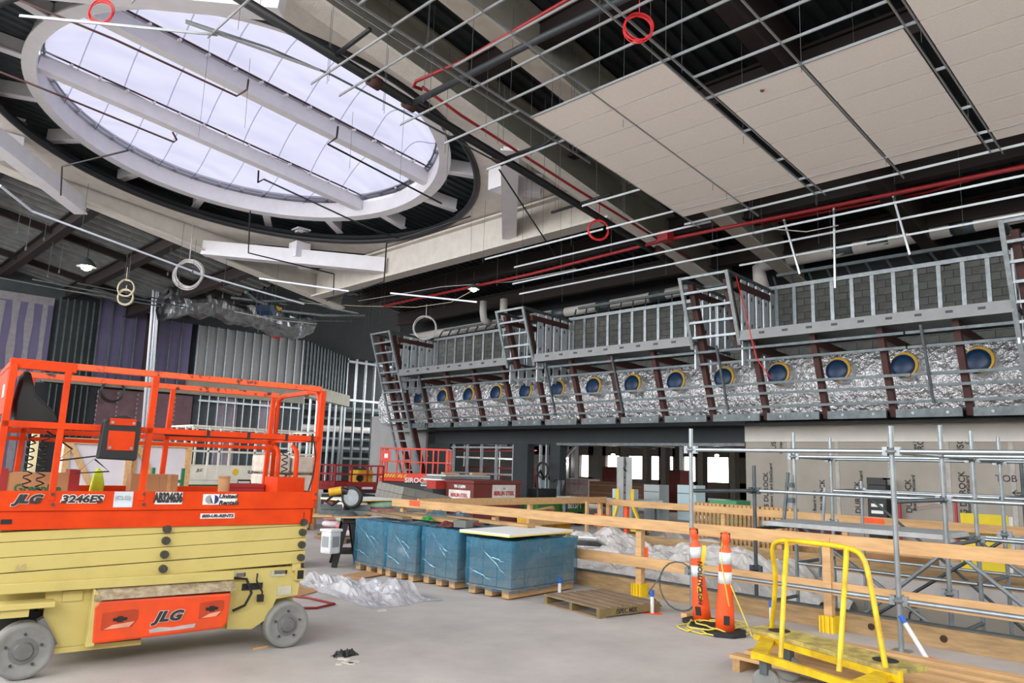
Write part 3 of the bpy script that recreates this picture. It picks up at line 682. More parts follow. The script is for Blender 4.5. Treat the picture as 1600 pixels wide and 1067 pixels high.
# ------------------------------------------------------------------ orange scissor lift
orange = mat('orange_paint', (214,64,8), .5, 0, .08, 3, dark=(188,52,8), spec=.2)
tan = mat('tan_paint', (186,170,102), .55, 0, .08, 2.5, spec=.3)
for n_ in tan.node_tree.nodes:
    if n_.type == 'VALTORGB': n_.color_ramp.elements[0].position = .22; n_.color_ramp.elements[1].position = .5
tanw = mat('worn_tan_paint', (176,164,140), .7, 0, .3, 14, dark=(120,100,72))
greyrub = mat('grey_solid_tyre', (128,128,124), .75, 0, .14, 5)
hubm = mat('grey_hub', (104,104,102), .6, .1, .15, 9)
boltm = mat('bolt_steel', (82,80,74), .45, .6, .15, 12)
decal = mat('decal_white', (222,222,220), .5, 0, 0)
navy = mat('decal_navy', (28,40,96), .5, 0, 0); dgrey = mat('decal_grey', (140,144,146), .5, 0, 0)
orangew = mat('scuffed_orange', (222,66,10), .38, 0, .12, 5, dark=(196,70,28))
LRZ = math.radians(-7.0475); LW = Vector((3.57, 6.48, 0))
lift = thing('scissor_lift', 'orange and tan scissor lift with black manual box, standing close by on bare concrete', 'scissor lift', LW, LRZ)
le = Vector((math.cos(LRZ), math.sin(LRZ), 0)); ln = Vector((-math.sin(LRZ), math.cos(LRZ), 0))
def lp(px, py, off=0):               # (x, z) on the lift's near side
    r = ray(px, py); t = (ln.dot(LW)+off-ln.dot(EYEP))/ln.dot(r); q = EYEP + r*t - LW; return q.dot(le), q.z
XL, XR, LD = -2.32, .17, 1.17
def L(name, mb, m, par=None, bev=0): return mb.build(name, m, par or lift, False, bev)
# chassis
ch = MB(); ch.b2((-1.86, .14, .19), (.1, 1.03, .62)); ch.b2((-2.3, .2, .42), (.1, .97, .62)); chassis = L('chassis', ch, tan, bev=.006)
L('side_beam', MB().b2((-2.25, -.03, .625), (-.52, .12, .70)), tan, bev=.006)
L('corner_post', MB().prism([(-1.62, .2), (-1.56, .2), (-1.54, .56), (-1.6, .63)], (0, -.07, 0), (1, 0, 0), (0, 0, 1), (0, 1, 0), .16), tan, bev=.004)
L('left_side_panel', MB().b2((-1.91, .06, .19), (-1.6, .1, .63)).b2((-1.8, .045, .53), (-1.66, .07, .61)), tan, bev=.004)
L('bottom_skirt', MB().b2((-1.92, .05, .15), (-1.2, .2, .19)), tan)
L('right_side_panel', MB().prism([(-.52, .2), (-.3, .18), (-.16, .26), (-.1, .42), (.1, .44), (.12, .66), (.02, .7), (-.52, .7)], (0, .05, 0), (1, 0, 0), (0, 0, 1), (0, 1, 0), .05), tan, bev=.004)
L('tow_socket', MB().b2((.05, .0, .58), (.13, .1, .68)), tan); L('tow_socket_hole', MB().b2((.062, -.004, .592), (.12, .0, .668)), blackm)
L('upright_bracket', MB().b2((.02, .03, .66), (.1, .1, .78)).b2((.02, .9, .66), (.1, 1.1, .78)), tan)
L('worn_ledge', MB().prism([(-.1, .545), (-.1, .57), (.08, .66), (.12, .66), (.12, .6)], (-1.6, 0, 0), (0, 1, 0), (0, 0, 1), (1, 0, 0), 1.08), tanw)
st = L('entry_step', MB().b2((-2.3, -.1, .52), (-1.86, .1, .56)).b2((-2.2, -.07, .46), (-2.02, .1, .52)), tan, bev=.004)
L('steer_assembly', MB().b2((-2.05, .13, .22), (-1.86, .3, .46)).cyl((-2.0, .2, .2), (-2.0, .2, .5), .07, 10).b2((-2.25, .16, .3), (-2.05, .5, .42)), darkm)
L('steer_link', MB().bar((-1.93, .06, .42), (-1.82, .06, .22), .05, .1, (0, 1, 0)), hubm)
# battery door
dr = MB(); pr = [(-1.585, .215), (-.60, .235), (-.555, .27), (-.545, .525), (-1.56, .54), (-1.595, .5)]
dr.prism(pr, (0, -.075, 0), (1, 0, 0), (0, 0, 1), (0, 1, 0), .14); door = L('battery_door', dr, orangew, bev=.02)
for x0, x1 in ((-1.53, -1.27), (-.8, -.6)):
    zt = .455 if x0 < -1 else .475
    L('handle_pocket', MB().prism([(x0, zt-.14), (x1-.04, zt-.13), (x1, zt-.07), (x1, zt-.01), (x1-.03, zt), (x0, zt-.01)], (0, -.079, 0), (1, 0, 0), (0, 0, 1), (0, 1, 0), .004), mat('pocket_orange', (176,58,16), .5), door, .003)
    L('door_latch', MB().b2(((x0+x1)/2-.05, -.086, zt-.075), ((x0+x1)/2+.05, -.078, zt-.055)).b2(((x0+x1)/2-.02, -.09, zt-.085), ((x0+x1)/2+.02, -.078, zt-.045)), blackm, door)
    L('scuff', MB().prism([(x0+.02, zt-.135), (x1-.06, zt-.13), (x1-.02, zt-.09), (x0+.08, zt-.105)], (0, -.082, 0), (1, 0, 0), (0, 0, 1), (0, 1, 0), .002), mat('scuff_pink', (214,150,124), .7), door)
L('torn_decal', MB().prism([(-1.17, .26), (-.95, .265), (-.83, .27), (-.82, .3), (-.93, .295), (-1.0, .287), (-1.1, .3), (-1.18, .285)], (0, -.078, 0), (1, 0, 0), (0, 0, 1), (0, 1, 0), .003), mat('foil_sticker', (178,168,166), .5), door)
FR = (math.pi/2, 0, 0)
def ltext(px, py, s, size, m, off, par=lift, **k):
    x, z = lp(px, py, off); return text(s, size, m, par, (x, off-.004, z), FR, **k)
def logo(px, py, size, off, par=lift):
    ltext(px, py, 'JLG', size*1.0, decal, off, par, bold=.009, shear=.35, sx=1.25, spacing=1.05, name='logo_outline')
    ltext(px, py, 'JLG', size, inkm, off-.004, par, bold=.006, shear=.35, sx=1.25, spacing=1.05, name='logo_lettering')
logo(262, 963, .105, -.078, door)
# electrical bits at the right end
L('wiring_panel', MB().b2((-.42, .035, .52), (-.24, .055, .575)).b2((-.48, .04, .64), (-.4, .052, .67)).b2((-.14, .04, .64), (-.02, .052, .67)), blackm)
for lo_, hi_ in (((-.17, .04, .62), (-.04, .049, .67)), ((-.5, .04, .64), (-.41, .049, .675)), ((-.1, .04, .45), (.03, .049, .53))): L('decal_patch', MB().b2(lo_, hi_), mat('dirty_decal', (186,182,160), .6))
mb = MB(); mb.tube([(-.5, .03, .63), (-.4, .0, .62), (-.35, -.01, .5), (-.4, -.01, .4), (-.5, .0, .36)], .012, 6).tube([(-.3, .02, .66), (-.31, 0, .6), (-.25, 0, .5), (-.26, .0, .43)], .008, 6).b2((-.29, -.02, .42), (-.24, .02, .48)); L('charger_cable', mb, blackm)
# wheels
def wheel(x, y, s, big=False):
    w_ = MB(); R = .2 if not big else .205
    w_.lathe([(R*.45, -.005), (R*.72, .0), (R*.8, -.012), (R*.97, -.015), (R, .01), (R, .11), (R*.97, .125), (.05, .125)], (x, y, R), (0, s, 0), 36); wo = L('wheel', w_.smooth(), greyrub)
    h = MB(); h.lathe([(0, -.035), (R*.28, -.034), (R*.34, -.015), (R*.46, -.012), (R*.47, .02)], (x, y, R), (0, s, 0), 24); L('hub', h, hubm, wo)
    for k in range(5): a = k*1.2566+.3; q = MB(); q.cyl((x+R*.58*math.cos(a), y-s*.018, R+R*.58*math.sin(a)), (x+R*.58*math.cos(a), y+s*.01, R+R*.58*math.sin(a)), .011, 6); L('wheel_bolt', q, boltm, wo)
for x in (0, -2.02): wheel(x, 0, 1, x < -1); wheel(x, 1.17, -1)
# scissor stack
for i, z in enumerate((.745, .86, .972, 1.065)):
    for y0 in (.02, 1.03):
        b = MB(); h = .108 if i < 3 else .07
        b.bar((-2.3, y0+.035, z-.035), (.13, y0+.035, z+.04), .07, h); arm = L('scissor_arm', b, tan, bev=.003)
        if y0 < .5:
            for x in (-1.1, .085): q = MB(); q.cyl((x, y0-.035, z+(x+1.1)*.03), (x, y0+.0, z+(x+1.1)*.03), .033, 14).cyl((x, y0-.045, z+(x+1.1)*.03), (x, y0, z+(x+1.1)*.03), .018, 6); L('pivot_pin', q, boltm, arm)
    b = MB(); b.bar((-2.25, .2, z+.035), (.1, .2, z-.035), .06, .1).bar((-2.25, .9, z+.035), (.1, .9, z-.035), .06, .1); L('inner_scissor_arm', b, tan)
# platform
pl = MB(); pl.b2((XL, .0, 1.085), (XR, .03, 1.225)).b2((XL, LD-.03, 1.085), (XR, LD, 1.225)).b2((XL, .03, 1.2), (XR, LD-.03, 1.225)).b2((XR-.03, .0, 1.085), (XR, LD, 1.225)).b2((XL, 0, 1.085), (XL+.03, LD, 1.225)); plat = L('platform', pl, orange, bev=.004)
L('toe_board', MB().b2((XL, -.018, 1.225), (XR, .0, 1.375)), orange, bev=.003)
L('toe_board', MB().b2((XL, LD, 1.225), (XR, LD+.018, 1.375)), orange, bev=.003); L('toe_board', MB().b2((XR, 0, 1.225), (XR+.018, LD, 1.375)), orange)
L('slot_plate', MB().b2((-2.27, -.005, 1.13), (-2.2, 0, 1.165)), blackm); L('slot_plate', MB().b2((.08, -.004, 1.14), (.085, 0, 1.19)), blackm)
for px, py in ((82,772), (82,788), (224,772), (224,788), (492,772)): x, z = lp(px, py); L('rail_bolt', MB().cyl((x, -.026, z), (x, -.016, z), .013, 8), boltm)
RW = .045
def rail(name, a, b, w_=RW, m=orange): return L(name, MB().bar(a, b, w_, w_), m, bev=.004)
scr = mat('chipped_orange', (214,78,28), .5, 0, .3, 9, dark=(60,32,24))
for n_ in scr.node_tree.nodes:
    if n_.type == 'VALTORGB': n_.color_ramp.elements[0].position = .38; n_.color_ramp.elements[1].position = .46
rail('top_rail', (XL-.02, .02, 2.35), (XR, .02, 2.345), .05, scr); rail('top_rail', (XL, LD-.02, 2.35), (XR, LD-.02, 2.345), .05, scr)
L('rail_sleeve', MB().bar((XL-.03, .02, 2.335), (XL+.42, .02, 2.335), .06, .075), orange, bev=.004)
rail('mid_rail', (XL-.03, .0, 1.875), (XR, .0, 1.87), .05); rail('mid_rail', (XL, LD-.02, 1.85), (XR, LD-.02, 1.84), .045); rail('mid_rail', (XL, LD-.02, 1.78), (XR, LD-.02, 1.78), .035)
rail('end_rail', (XL, .02, 2.34), (XL, LD, 2.34)); rail('end_rail', (XR, .25, 2.33), (XR, LD-.2, 2.33), .04); rail('end_rail', (XL, .02, 1.86), (XL, LD, 1.86)); rail('end_rail', (XR, .0, 1.86), (XR, LD, 1.86), .04)
q = MB(); q.tube([(XR, .02, 1.3), (XR, .02, 2.2), (XR, .05, 2.28), (XR, .12, 2.32), (XR, .3, 2.33)], .024, 8); L('end_hoop', q.smooth(), orange); q = MB(); q.tube([(XR, LD-.02, 1.3), (XR, LD-.02, 2.2), (XR, LD-.06, 2.29), (XR, LD-.16, 2.33), (XR, LD-.3, 2.33)], .024, 8); L('end_hoop', q.smooth(), orange)
for x0, x1 in ((-2.34, -2.27), (-1.965, -1.965), (-1.33, -1.33), (.165, .165)):
    if x0 == -1.965: rail('post', (x0, .0, 1.3), (x1+.01, .0, 2.31)); continue
    rail('post', (x0, .0, 1.3), (x0+.02, .0, 2.33), .05)
for x in (-2.1, -.9, .12): rail('back_post', (x-.03, LD-.02, 1.3), (x, LD-.02, 2.33), .045)
for y in (.45, .95): q = MB(); q.tube([(XR-.02, y, 1.25), (XR-.02, y, 1.7), (XR-.02, y+.03, 1.76), (XR-.02, y+.12, 1.8)], .024, 8); L('gate_hoop', q.smooth(), orange)
L('end_panel', MB().b2((XL-.03, .05, 1.95), (XL-.01, LD, 2.3)), orange, bev=.004); L('end_panel_label', MB().b2((XL-.036, .18, 2.08), (XL-.03, .3, 2.18)), decal)
L('deck_box', MB().b2((-.12, .2, 1.225), (.15, .55, 1.5)), orange, bev=.006)
mb = MB(); mb.tube([(-1.2, -.005, 1.84), (-.6, -.01, 1.845), (0, -.01, 1.85), (.12, -.02, 1.84), (.15, -.02, 1.7), (.13, -.02, 1.5), (.1, .0, 1.35)], .008, 6)
for x in (-.85, -.5, -.15, .1): mb.b2((x-.012, -.03, 1.835), (x+.012, .03, 1.9))
L('clipped_cable', mb, blackm)
cbx = MB()
for (cx_, cz, cy_) in ((-2.12, 1.8, .25), (-2.02, 1.78, .35), (.05, 1.75, .5)):
    pts = [(cx_+.03*math.cos(t*1.3), cy_+.03*math.sin(t*1.3), cz-.0125*t) for t in range(34)]; cbx = MB(); cbx.tube(pts, .006, 5); L('coiled_cable', cbx.smooth(), blackm)
cbx = MB(); cbx.tube([(-2.0, .5, 1.84), (-1.8, .5, 1.7), (-1.9, .5, 1.6), (-1.6, .5, 1.65), (-1.75, .5, 1.5), (-1.5, .5, 1.52), (-1.62, .5, 1.62)], .008, 5); L('coiled_cable', cbx.smooth(), blackm)
# hanging black pouch (control box cover) and manual box
pc = MB(); pc.prism([(-2.24, 2.3), (-2.19, 2.3), (-2.13, 2.12), (-2.0, 2.0), (-1.96, 1.92), (-2.0, 1.86), (-2.26, 1.88), (-2.27, 2.05)], (0, .22, 0), (1, 0, 0), (0, 0, 1), (0, 1, 0), .3); L('control_pouch', pc, blackm, bev=.02)
mbx = MB(); mbx.prism([(-1.70, 1.63), (-1.42, 1.62), (-1.41, 1.64), (-1.405, 1.93), (-1.53, 1.985), (-1.67, 1.95), (-1.685, 1.93)], (0, -.11, 0), (1, 0, 0), (0, 0, 1), (0, 1, 0), .08); mo = L('manual_box', mbx, blackm, bev=.012)
for z0, z1 in ((1.90, 1.955), (1.7, 1.855)):
    L('orange_plate', MB().b2((-1.64, -.118, z0), (-1.445, -.11, z1)), orange, mo, .006)
    for x in (-1.62, -1.465): L('screw', MB().cyl((x, -.125, z0+.02), (x, -.117, z0+.02), .012, 8), galv, mo)
# lettering
logo(43, 780, .085, -.018)
ltext(128, 780, '3246ES', .078, decal, -.018, bold=.008, sx=1.25, shear=.15, name='model_outline'); ltext(128, 780, '3246ES', .078, inkm, -.022, bold=.003, sx=1.25, shear=.15, name='model_lettering')
x, z = lp(192, 780); L('white_card', MB().b2((x-.07, -.022, z-.062), (x+.07, -.018, z+.062)), mat('pale_card', (196,206,214), .4)); ltext(192, 778, '(CLG)', .045, dgrey, -.024, name='card_lettering')
x, z = lp(263, 778); L('number_plate', MB().b2((x-.107, -.022, z-.05), (x+.107, -.018, z+.05)), decal); ltext(263, 778, 'AB324636', .105, inkm, -.024, sx=.5, bold=.006, name='number_lettering')
x, z = lp(343, 780); L('rental_sign', MB().b2((x-.145, -.022, z-.045), (x+.145, -.018, z+.045)), decal, bev=.003)
for dx, m_ in ((-.09, dgrey), (-.05, navy)): L('sign_disc', MB().cyl((x+dx, -.026, z), (x+dx, -.022, z), .036, 24), m_)
L('sign_disc', MB().prism([(.0+.03*math.sin(t*.5236-math.pi/2)*.4, .033*math.cos(t*.5236)) for t in range(7)]+[(.012-.02*math.cos((6-t)*.5236-math.pi/2)*0+.01, .033*math.cos((6-t)*.5236)) for t in range(7)], (x-.072, -.028, z), (1, 0, 0), (0, 0, 1), (0, 1, 0), .002), decal)
ltext(356, 775.5, 'United', .05, inkm, -.024, shear=.2, bold=.0015, name='sign_lettering', sx=1.15); ltext(357, 785.5, 'Rentals', .05, inkm, -.024, shear=.2, bold=.0015, name='sign_lettering', sx=1.15)
x, z = lp(340, 806); L('phone_plate', MB().b2((x-.145, -.006, z-.022), (x+.145, 0, z+.022)), decal, bev=.003); ltext(340, 806, '800-UR-RENTS', .036, inkm, -.008, shear=.2, bold=.001, sx=1.15, name='phone_lettering')
ltext(33, 886, 'JLG', .05, tanw, .0, name='stencil', sx=1)
# things lying on the deck
def ond(x, y, z=1.226): return LW + le*x + ln*y + Vector((0, 0, z))
card = mat('cardboard', (176,134,92), .85, 0, .08, 4); cardr = mat('red_box_card', (150,36,34), .6, 0, .08, 5); green = mat('green_paint', (24,104,62), .5, 0, .1, 3)
t = thing('cardboard_box', 'cardboard box with green printed word and red ends on the lift deck', 'box', ond(-2.0, .75), LRZ)
MB().b2((-.22, -.12, 0), (.22, .12, .27)).build('carton', card, t); MB().b2((-.3, -.13, 0), (-.22, .13, .3)).build('red_end', cardr, t); MB().b2((.22, -.13, 0), (.3, .13, .3)).build('red_end', cardr, t); text('Greenlee', .09, green, t, (0, -.124, .14), FR, bold=.002)
for i, (x, w_, l) in enumerate(((-1.06, .24, 'wide low cardboard carton leaning on another carton on the lift deck'), (-.86, .16, 'short cardboard carton standing second in the row on the lift deck'))):
    t = thing('cardboard_box', l, 'box', ond(x-.1, .8), LRZ); MB().b2((-w_/2, -.1, 0), (w_/2, .1, .27)).build('carton', card, t, bev=.003); MB().b2((-.015, -.102, 0), (.015, .1, .272)).build('packing_tape', mat('tape_tan', (196,160,110), .4), t)
t = thing('cardboard_tube', 'upright brown cardboard tube standing on the lift deck', 'tube', ond(-.58, .3), LRZ); q = MB(); q.lathe([(.05, 0), (.05, .26)], n=20); q.smooth().build('tube_wall', card, t); MB().cyl((0, 0, .26), (0, 0, .275), .054, 20).build('tube_cap', card, t)
t = thing('tool_box', 'small dark red tool box on the lift deck behind the tube', 'tool box', ond(-.3, .6), LRZ); MB().b2((-.17, -.1, 0), (.17, .1, .16)).build('box_body', cardr, t, bev=.005); MB().b2((-.17, -.1, .16), (.17, .1, .2)).build('box_lid', cardr, t, bev=.005); MB().tube([(-.06, 0, .2), (-.06, 0, .23), (.06, 0, .23), (.06, 0, .2)], .008, 6).build('handle', blackm, t)
t = thing('safety_vest', 'crumpled bright yellow green vest hanging on the lift deck edge', 'vest', ond(-1.5, LD-.1), LRZ)
q = MB(); q.prism([(-.06, 0), (.05, 0), (.07, .15), (.04, .28), (.0, .32), (-.03, .26), (-.05, .12)], (0, -.03, 0), (1, .1, 0), (0, 0, 1), (0, 1, 0), .06); q.build('vest_cloth', mat('hi_vis_yellow', (206,232,52), .7), t, bev=.015)
# ------------------------------------------------------------------ other lifts, simpler build
def small_lift(name, label, loc, rz, Lx, Wd, mdeck, mch, mrail, zt=1.1, zr=2.15, toe=.14, big=False, wheels=True, split=(.33, .66)):
    t = thing(name, label, 'scissor lift', loc, rz)
    MB().b2((-Lx/2+.1, .1, .22), (Lx/2-.1, Wd-.1, .62)).b2((-Lx/2+.3, .04, .3), (Lx/2-.3, .1, .56)).build('chassis', mch, t, bev=.01)
    for x in (-Lx/2+.35, Lx/2-.35):
        for y, s in ((.02, 1), (Wd-.02, -1)):
            q = MB(); q.lathe([(.06, 0), (.15, .0), (.2, .015), (.21, .05), (.2, .12), (.05, .13)], (x, y, .21), (0, s, 0), 20); q.smooth().build('wheel', greyrub, t)
    n_ = 4; h = (zt-.12-.64)/n_
    for i in range(n_):
        for y in (.1, Wd-.17): MB().bar((-Lx/2+.12, y, .66+h*(i+.35)), (Lx/2-.12, y, .66+h*(i+.65)), .06, h*.92).build('scissor_arm', mch, t)
    MB().b2((-Lx/2, 0, zt-.12), (Lx/2, Wd, zt)).build('platform', mdeck, t, bev=.01)
    MB().b2((-Lx/2, -.015, zt), (Lx/2, 0, zt+toe)).b2((-Lx/2, Wd, zt), (Lx/2, Wd+.015, zt+toe)).b2((-Lx/2-.01, 0, zt), (-Lx/2, Wd, zt+toe)).build('toe_board', mdeck, t)
    for y in (0, Wd):
        for z in (zr, (zr+zt)/2+.05): MB().bar((-Lx/2, y, z), (Lx/2, y, z), .045, .045).build('rail', mrail, t)
        for f in (0,)+tuple(split)+(1,): x = -Lx/2+Lx*f; MB().bar((x, y, zt), (x, y, zr), .045, .045, (1, 0, 0)).build('post', mrail, t)
    for x in (-Lx/2, Lx/2):
        for z in (zr, (zr+zt)/2+.05): MB().bar((x, 0, z), (x, Wd, z), .045, .045).build('end_rail', mrail, t)
        for y in (Wd*.3, Wd*.7): MB().bar((x, y, zt), (x, y, zr), .04, .04, (1, 0, 0)).build('gate_post', mrail, t)
    return t
offwhite = mat('off_white_paint', (214,210,196), .5, 0, .06, 3)
redo = mat('bright_red_orange', (222,56,28), .45, 0, .06, 4); redd = mat('dull_red_paint', (150,36,36), .5, 0, .1, 4); dgreym = mat('charcoal_paint', (58,62,64), .6, 0, .1, 4)
r = small_lift('scissor_lift', 'white and green scissor lift with round yellow emblem behind the orange lift', (9.75, 20.0, 0), 0, 3.7, 1.6, offwhite, green, offwhite, 1.05, 2.45, .38, split=(.12, .2, .47, .75))
text('R40', .2, inkm, r, (1.4, -.022, 1.24), FR, shear=.2, bold=.004); text('SUNBELT', .11, inkm, r, (-.05, -.022, 1.27), FR, bold=.003); MB().cyl((-.62, -.024, 1.27), (-.62, -.016, 1.27), .09, 20).build('sun_disc', mat('decal_yellow', (226,186,40), .5), r)
text('JLG', .1, inkm, r, (-1.6, -.022, 1.3), FR, shear=.3, bold=.002)
r = small_lift('scissor_lift', 'bright red scissor lift with yellow striped end below the leaning stud frame', (16.3, 21.6, 0), math.radians(-48), 2.35, 1.1, redo, dgreym, redo, 1.12, 2.15, .16, split=(.26, .36, .62, .8))
text('SIROCONA', .24, decal, r, (.35, -.02, 1.05), FR, bold=.006)
for k in range(9): MB().prism([(0, 0), (.06, 0), (.14, .12), (.08, .12)], (-1.14+k*.1, -.02, 1.13), (1, 0, 0), (0, 0, 1), (0, 1, 0), .004).build('hazard_stripe', mat('decal_yellow', (226,186,40), .5), r)
MB().b2((-1.1, -.03, 1.7), (-.82, -.0, 2.05)).build('control_box', redo, r); MB().b2((-1.03, -.035, 1.8), (-.9, -.03, 1.95)).build('label_plate', decal, r)
r = small_lift('scissor_lift', 'dull red scissor lift with folded rails and grey base beside the bright red one', (13.35, 20.4, 0), 0, 1.75, 1.0, redd, dgreym, redd, .88, 1.52, .14)
text('GENIE', .1, decal, r, (-.8, -.02, .96), FR, bold=.002) if False else None
MB().b2((-.75, -.02, .8), (-.4, -.016, .87)).b2((.1, -.02, .8), (.5, -.016, .87)).build('label_plate', decal, r)
t = thing('yellow_compressor', 'small yellow engine unit on the dull red lift deck', 'compressor', (13.7, 20.85, .885)); MB().b2((-.3, -.25, 0), (.3, .25, .5)).build('cover', mat('machine_yellow', (206,160,26), .5), t, bev=.06); MB().cyl((-.2, -.26, .25), (-.2, -.2, .25), .12, 14).build('fan_guard', blackm, t); MB().bar((-.25, 0, .52), (.25, 0, .52), .04, .05).build('handle', blackm, t)
r = small_lift('scissor_lift', 'dark red scissor lift seen through the framed opening beyond the steel box', (20.6, 22.4, 0), math.radians(-90), 2.9, 1.2, redd, dgreym, redd, .9, 1.56, .12)
# ------------------------------------------------------------------ blue wrapped pallets
bluefilm = bpy.data.materials.new('blue_stretch_film'); bluefilm.use_nodes = True
_N = bluefilm.node_tree.nodes; _L = bluefilm.node_tree.links; _p = _N['Principled BSDF']
_p.inputs['Base Color'].default_value = lin((50,112,140)); _p.inputs['Roughness'].default_value = .22; _p.inputs['Alpha'].default_value = .5
_tc = _N.new('ShaderNodeTexCoord'); _n = _N.new('ShaderNodeTexNoise'); _n.inputs['Scale'].default_value = 5; _n.inputs['Detail'].default_value = 5; _n.inputs['Distortion'].default_value = 1.5
_m = _N.new('ShaderNodeMapRange'); _m.inputs[1].default_value = .3; _m.inputs[2].default_value = .7; _m.inputs[3].default_value = -.12; _m.inputs[4].default_value = .2
_L.new(_tc.outputs['Object'], _n.inputs['Vector']); _L.new(_n.outputs[0], _m.inputs[0]); _sx = _N.new('ShaderNodeSeparateXYZ'); _L.new(_tc.outputs['Object'], _sx.inputs[0]); _m2 = _N.new('ShaderNodeMapRange'); _m2.inputs[1].default_value = .2; _m2.inputs[2].default_value = .75; _m2.inputs[3].default_value = .34; _m2.inputs[4].default_value = .72; _L.new(_sx.outputs[2], _m2.inputs[0]); _ad = _N.new('ShaderNodeMath'); _ad.operation = 'ADD'; _L.new(_m.outputs[0], _ad.inputs[0]); _L.new(_m2.outputs[0], _ad.inputs[1]); _L.new(_ad.outputs[0], _p.inputs['Alpha'])
carton = mat('grey_carton', (132,134,128), .8, 0, .08, 4); lumberp = mat('pallet_wood', (178,142,96), .8, 0, .2, 3, .1, 30, aniso=(1, 5, 5)); lumberg = mat('grey_pallet_wood', (138,116,92), .85, 0, .22, 3, .1, 30, aniso=(6, 1, 6)); lumbero = mat('olive_pallet_side', (128,112,68), .85, 0, .2, 4)
def wrapped(x, y0, y1, zt, label, dx=1.55):
    W_ = y1-y0-.04; t = thing('wrapped_pallet', label, 'pallet', (x, y0, 0), 0, None)
    for y in (.1, W_/2, W_-.1): MB().b2((.02, y-.06, .02), (dx-.02, y+.06, .11)).build('pallet_stringer', lumberp, t)
    for k in range(5): MB().b2((.02+k*dx/5, .0, .11), (.02+k*dx/5+.2, W_, .13)).build('pallet_board', lumberp, t)
    nz, nx, ny = 5, 5, 3; h = (zt-.16)/nz
    for i in range(nz):
        mb = MB()
        for a in range(nx):
            for b in range(ny):
                if 0 < a < nx-1 and 0 < b < ny-1 and i < nz-1: continue
                mb.b2((.03+a*(dx-.06)/nx+.006, .02+b*(W_-.04)/ny+.006, .135+i*h+.004), (.03+(a+1)*(dx-.06)/nx-.006, .02+(b+1)*(W_-.04)/ny-.006, .135+(i+1)*h))
        mb.build('carton_layer', carton, t)
    s0 = rnd.uniform(0, 50)
    def shell(u, v):           # u round the load, v up
        P_ = 2*(dx+W_); d = u*P_
        if d < W_: p = (0, W_-d); n_ = (-1, 0)
        elif d < W_+dx: p = (d-W_, 0); n_ = (0, -1)
        elif d < 2*W_+dx: p = (dx, d-W_-dx); n_ = (1, 0)
        else: p = (dx-(d-2*W_-dx), W_); n_ = (0, 1)
        z = .1 + (zt-.09)*v - (.06*abs(noise.noise(Vector((d*5, 0, s0)))) if v == 0 else 0)
        k = .012 + .02*noise.noise(Vector((p[0]*4+s0, p[1]*4, z*5))) + .012*noise.noise(Vector((d*3-z*6, s0, z*2)))
        return (p[0]+n_[0]*k, p[1]+n_[1]*k, z)
    mb = MB(); mb.grid(shell, 72, 14); mb.smooth().build('film_wrap', bluefilm, t)
    mb = MB(); mb.grid(lambda u, v: (dx*u, W_*v, zt+.01+.035*abs(noise.noise(Vector((u*7+s0, v*5, 3))))), 16, 10); mb.smooth().build('film_top', bluefilm, t)
    mb = MB()
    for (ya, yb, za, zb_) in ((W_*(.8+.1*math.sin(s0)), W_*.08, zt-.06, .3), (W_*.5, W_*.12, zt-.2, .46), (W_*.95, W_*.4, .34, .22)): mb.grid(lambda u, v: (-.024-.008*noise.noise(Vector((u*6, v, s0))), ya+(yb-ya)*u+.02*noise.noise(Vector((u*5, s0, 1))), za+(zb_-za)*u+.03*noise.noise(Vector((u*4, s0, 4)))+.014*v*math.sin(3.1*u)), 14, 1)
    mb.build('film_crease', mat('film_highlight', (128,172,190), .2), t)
    return t
wrapped(6.78, 9.6, 10.42, .77, 'blue film wrapped pallet at the far end, beside the saw stand')
wrapped(6.76, 8.8, 9.6, .78, 'blue film wrapped pallet second from the saw stand')
wrapped(6.84, 7.99, 8.79, .78, 'blue film wrapped pallet with grey block on it, beside the one under the white board')
wrapped(6.9, 7.0, 7.82, .72, 'blue film wrapped pallet under the white foam board', 1.42).rotation_euler = (0, 0, math.radians(5))
foamw = mat('foam_board_white', (224,224,222), .7, 0, .04, 3); foamy = mat('foam_edge_yellow', (226,206,120), .8, 0, 0)
t = thing('foam_board', 'white foam board with yellow edge lying on the nearest wrapped pallet', 'board', (6.98, 7.04, .775), math.radians(6)); MB().b2((-.12, -.02, .02), (1.28, .85, .04)).build('facing', foamw, t); MB().b2((-.12, -.02, 0), (1.28, .85, .02)).build('foam_core', foamy, t)
for i, (x, y, l, rz, label, m_) in enumerate(((7.5, 9.3, 1.9, 92, 'brown plank lying along the wrapped pallets nearest the block', lumberp), (7.75, 9.7, 2.4, 90, 'grey weathered plank behind others on the wrapped pallets', lumberg), (7.3, 10.2, 1.5, 84, 'short dark plank on the far wrapped pallet', lumberg), (8.0, 8.9, 2.6, 91, 'long pale plank at the back of the wrapped pallets', lumberp))):
    tag(MB().box((0, 0, .025), (l, .16, .045)).build('plank', m_, bev=.003), label, 'plank'); o = bpy.context.scene.objects; ob = [q for q in COL.objects if q.name.startswith('plank')][-1]; ob.location = (x-.15, y, .815); ob.rotation_euler = (0, 0, math.radians(rz))
t = thing('concrete_block', 'small grey block sitting on the third wrapped pallet', 'block', (7.05, 8.12, .81), .3); MB().b2((-.1, -.1, 0), (.1, .1, .1)).build('block_body', cmu, t, bev=.006); MB().b2((-.06, -.06, .1), (.06, .06, .103)).build('cell_opening', darkm, t)
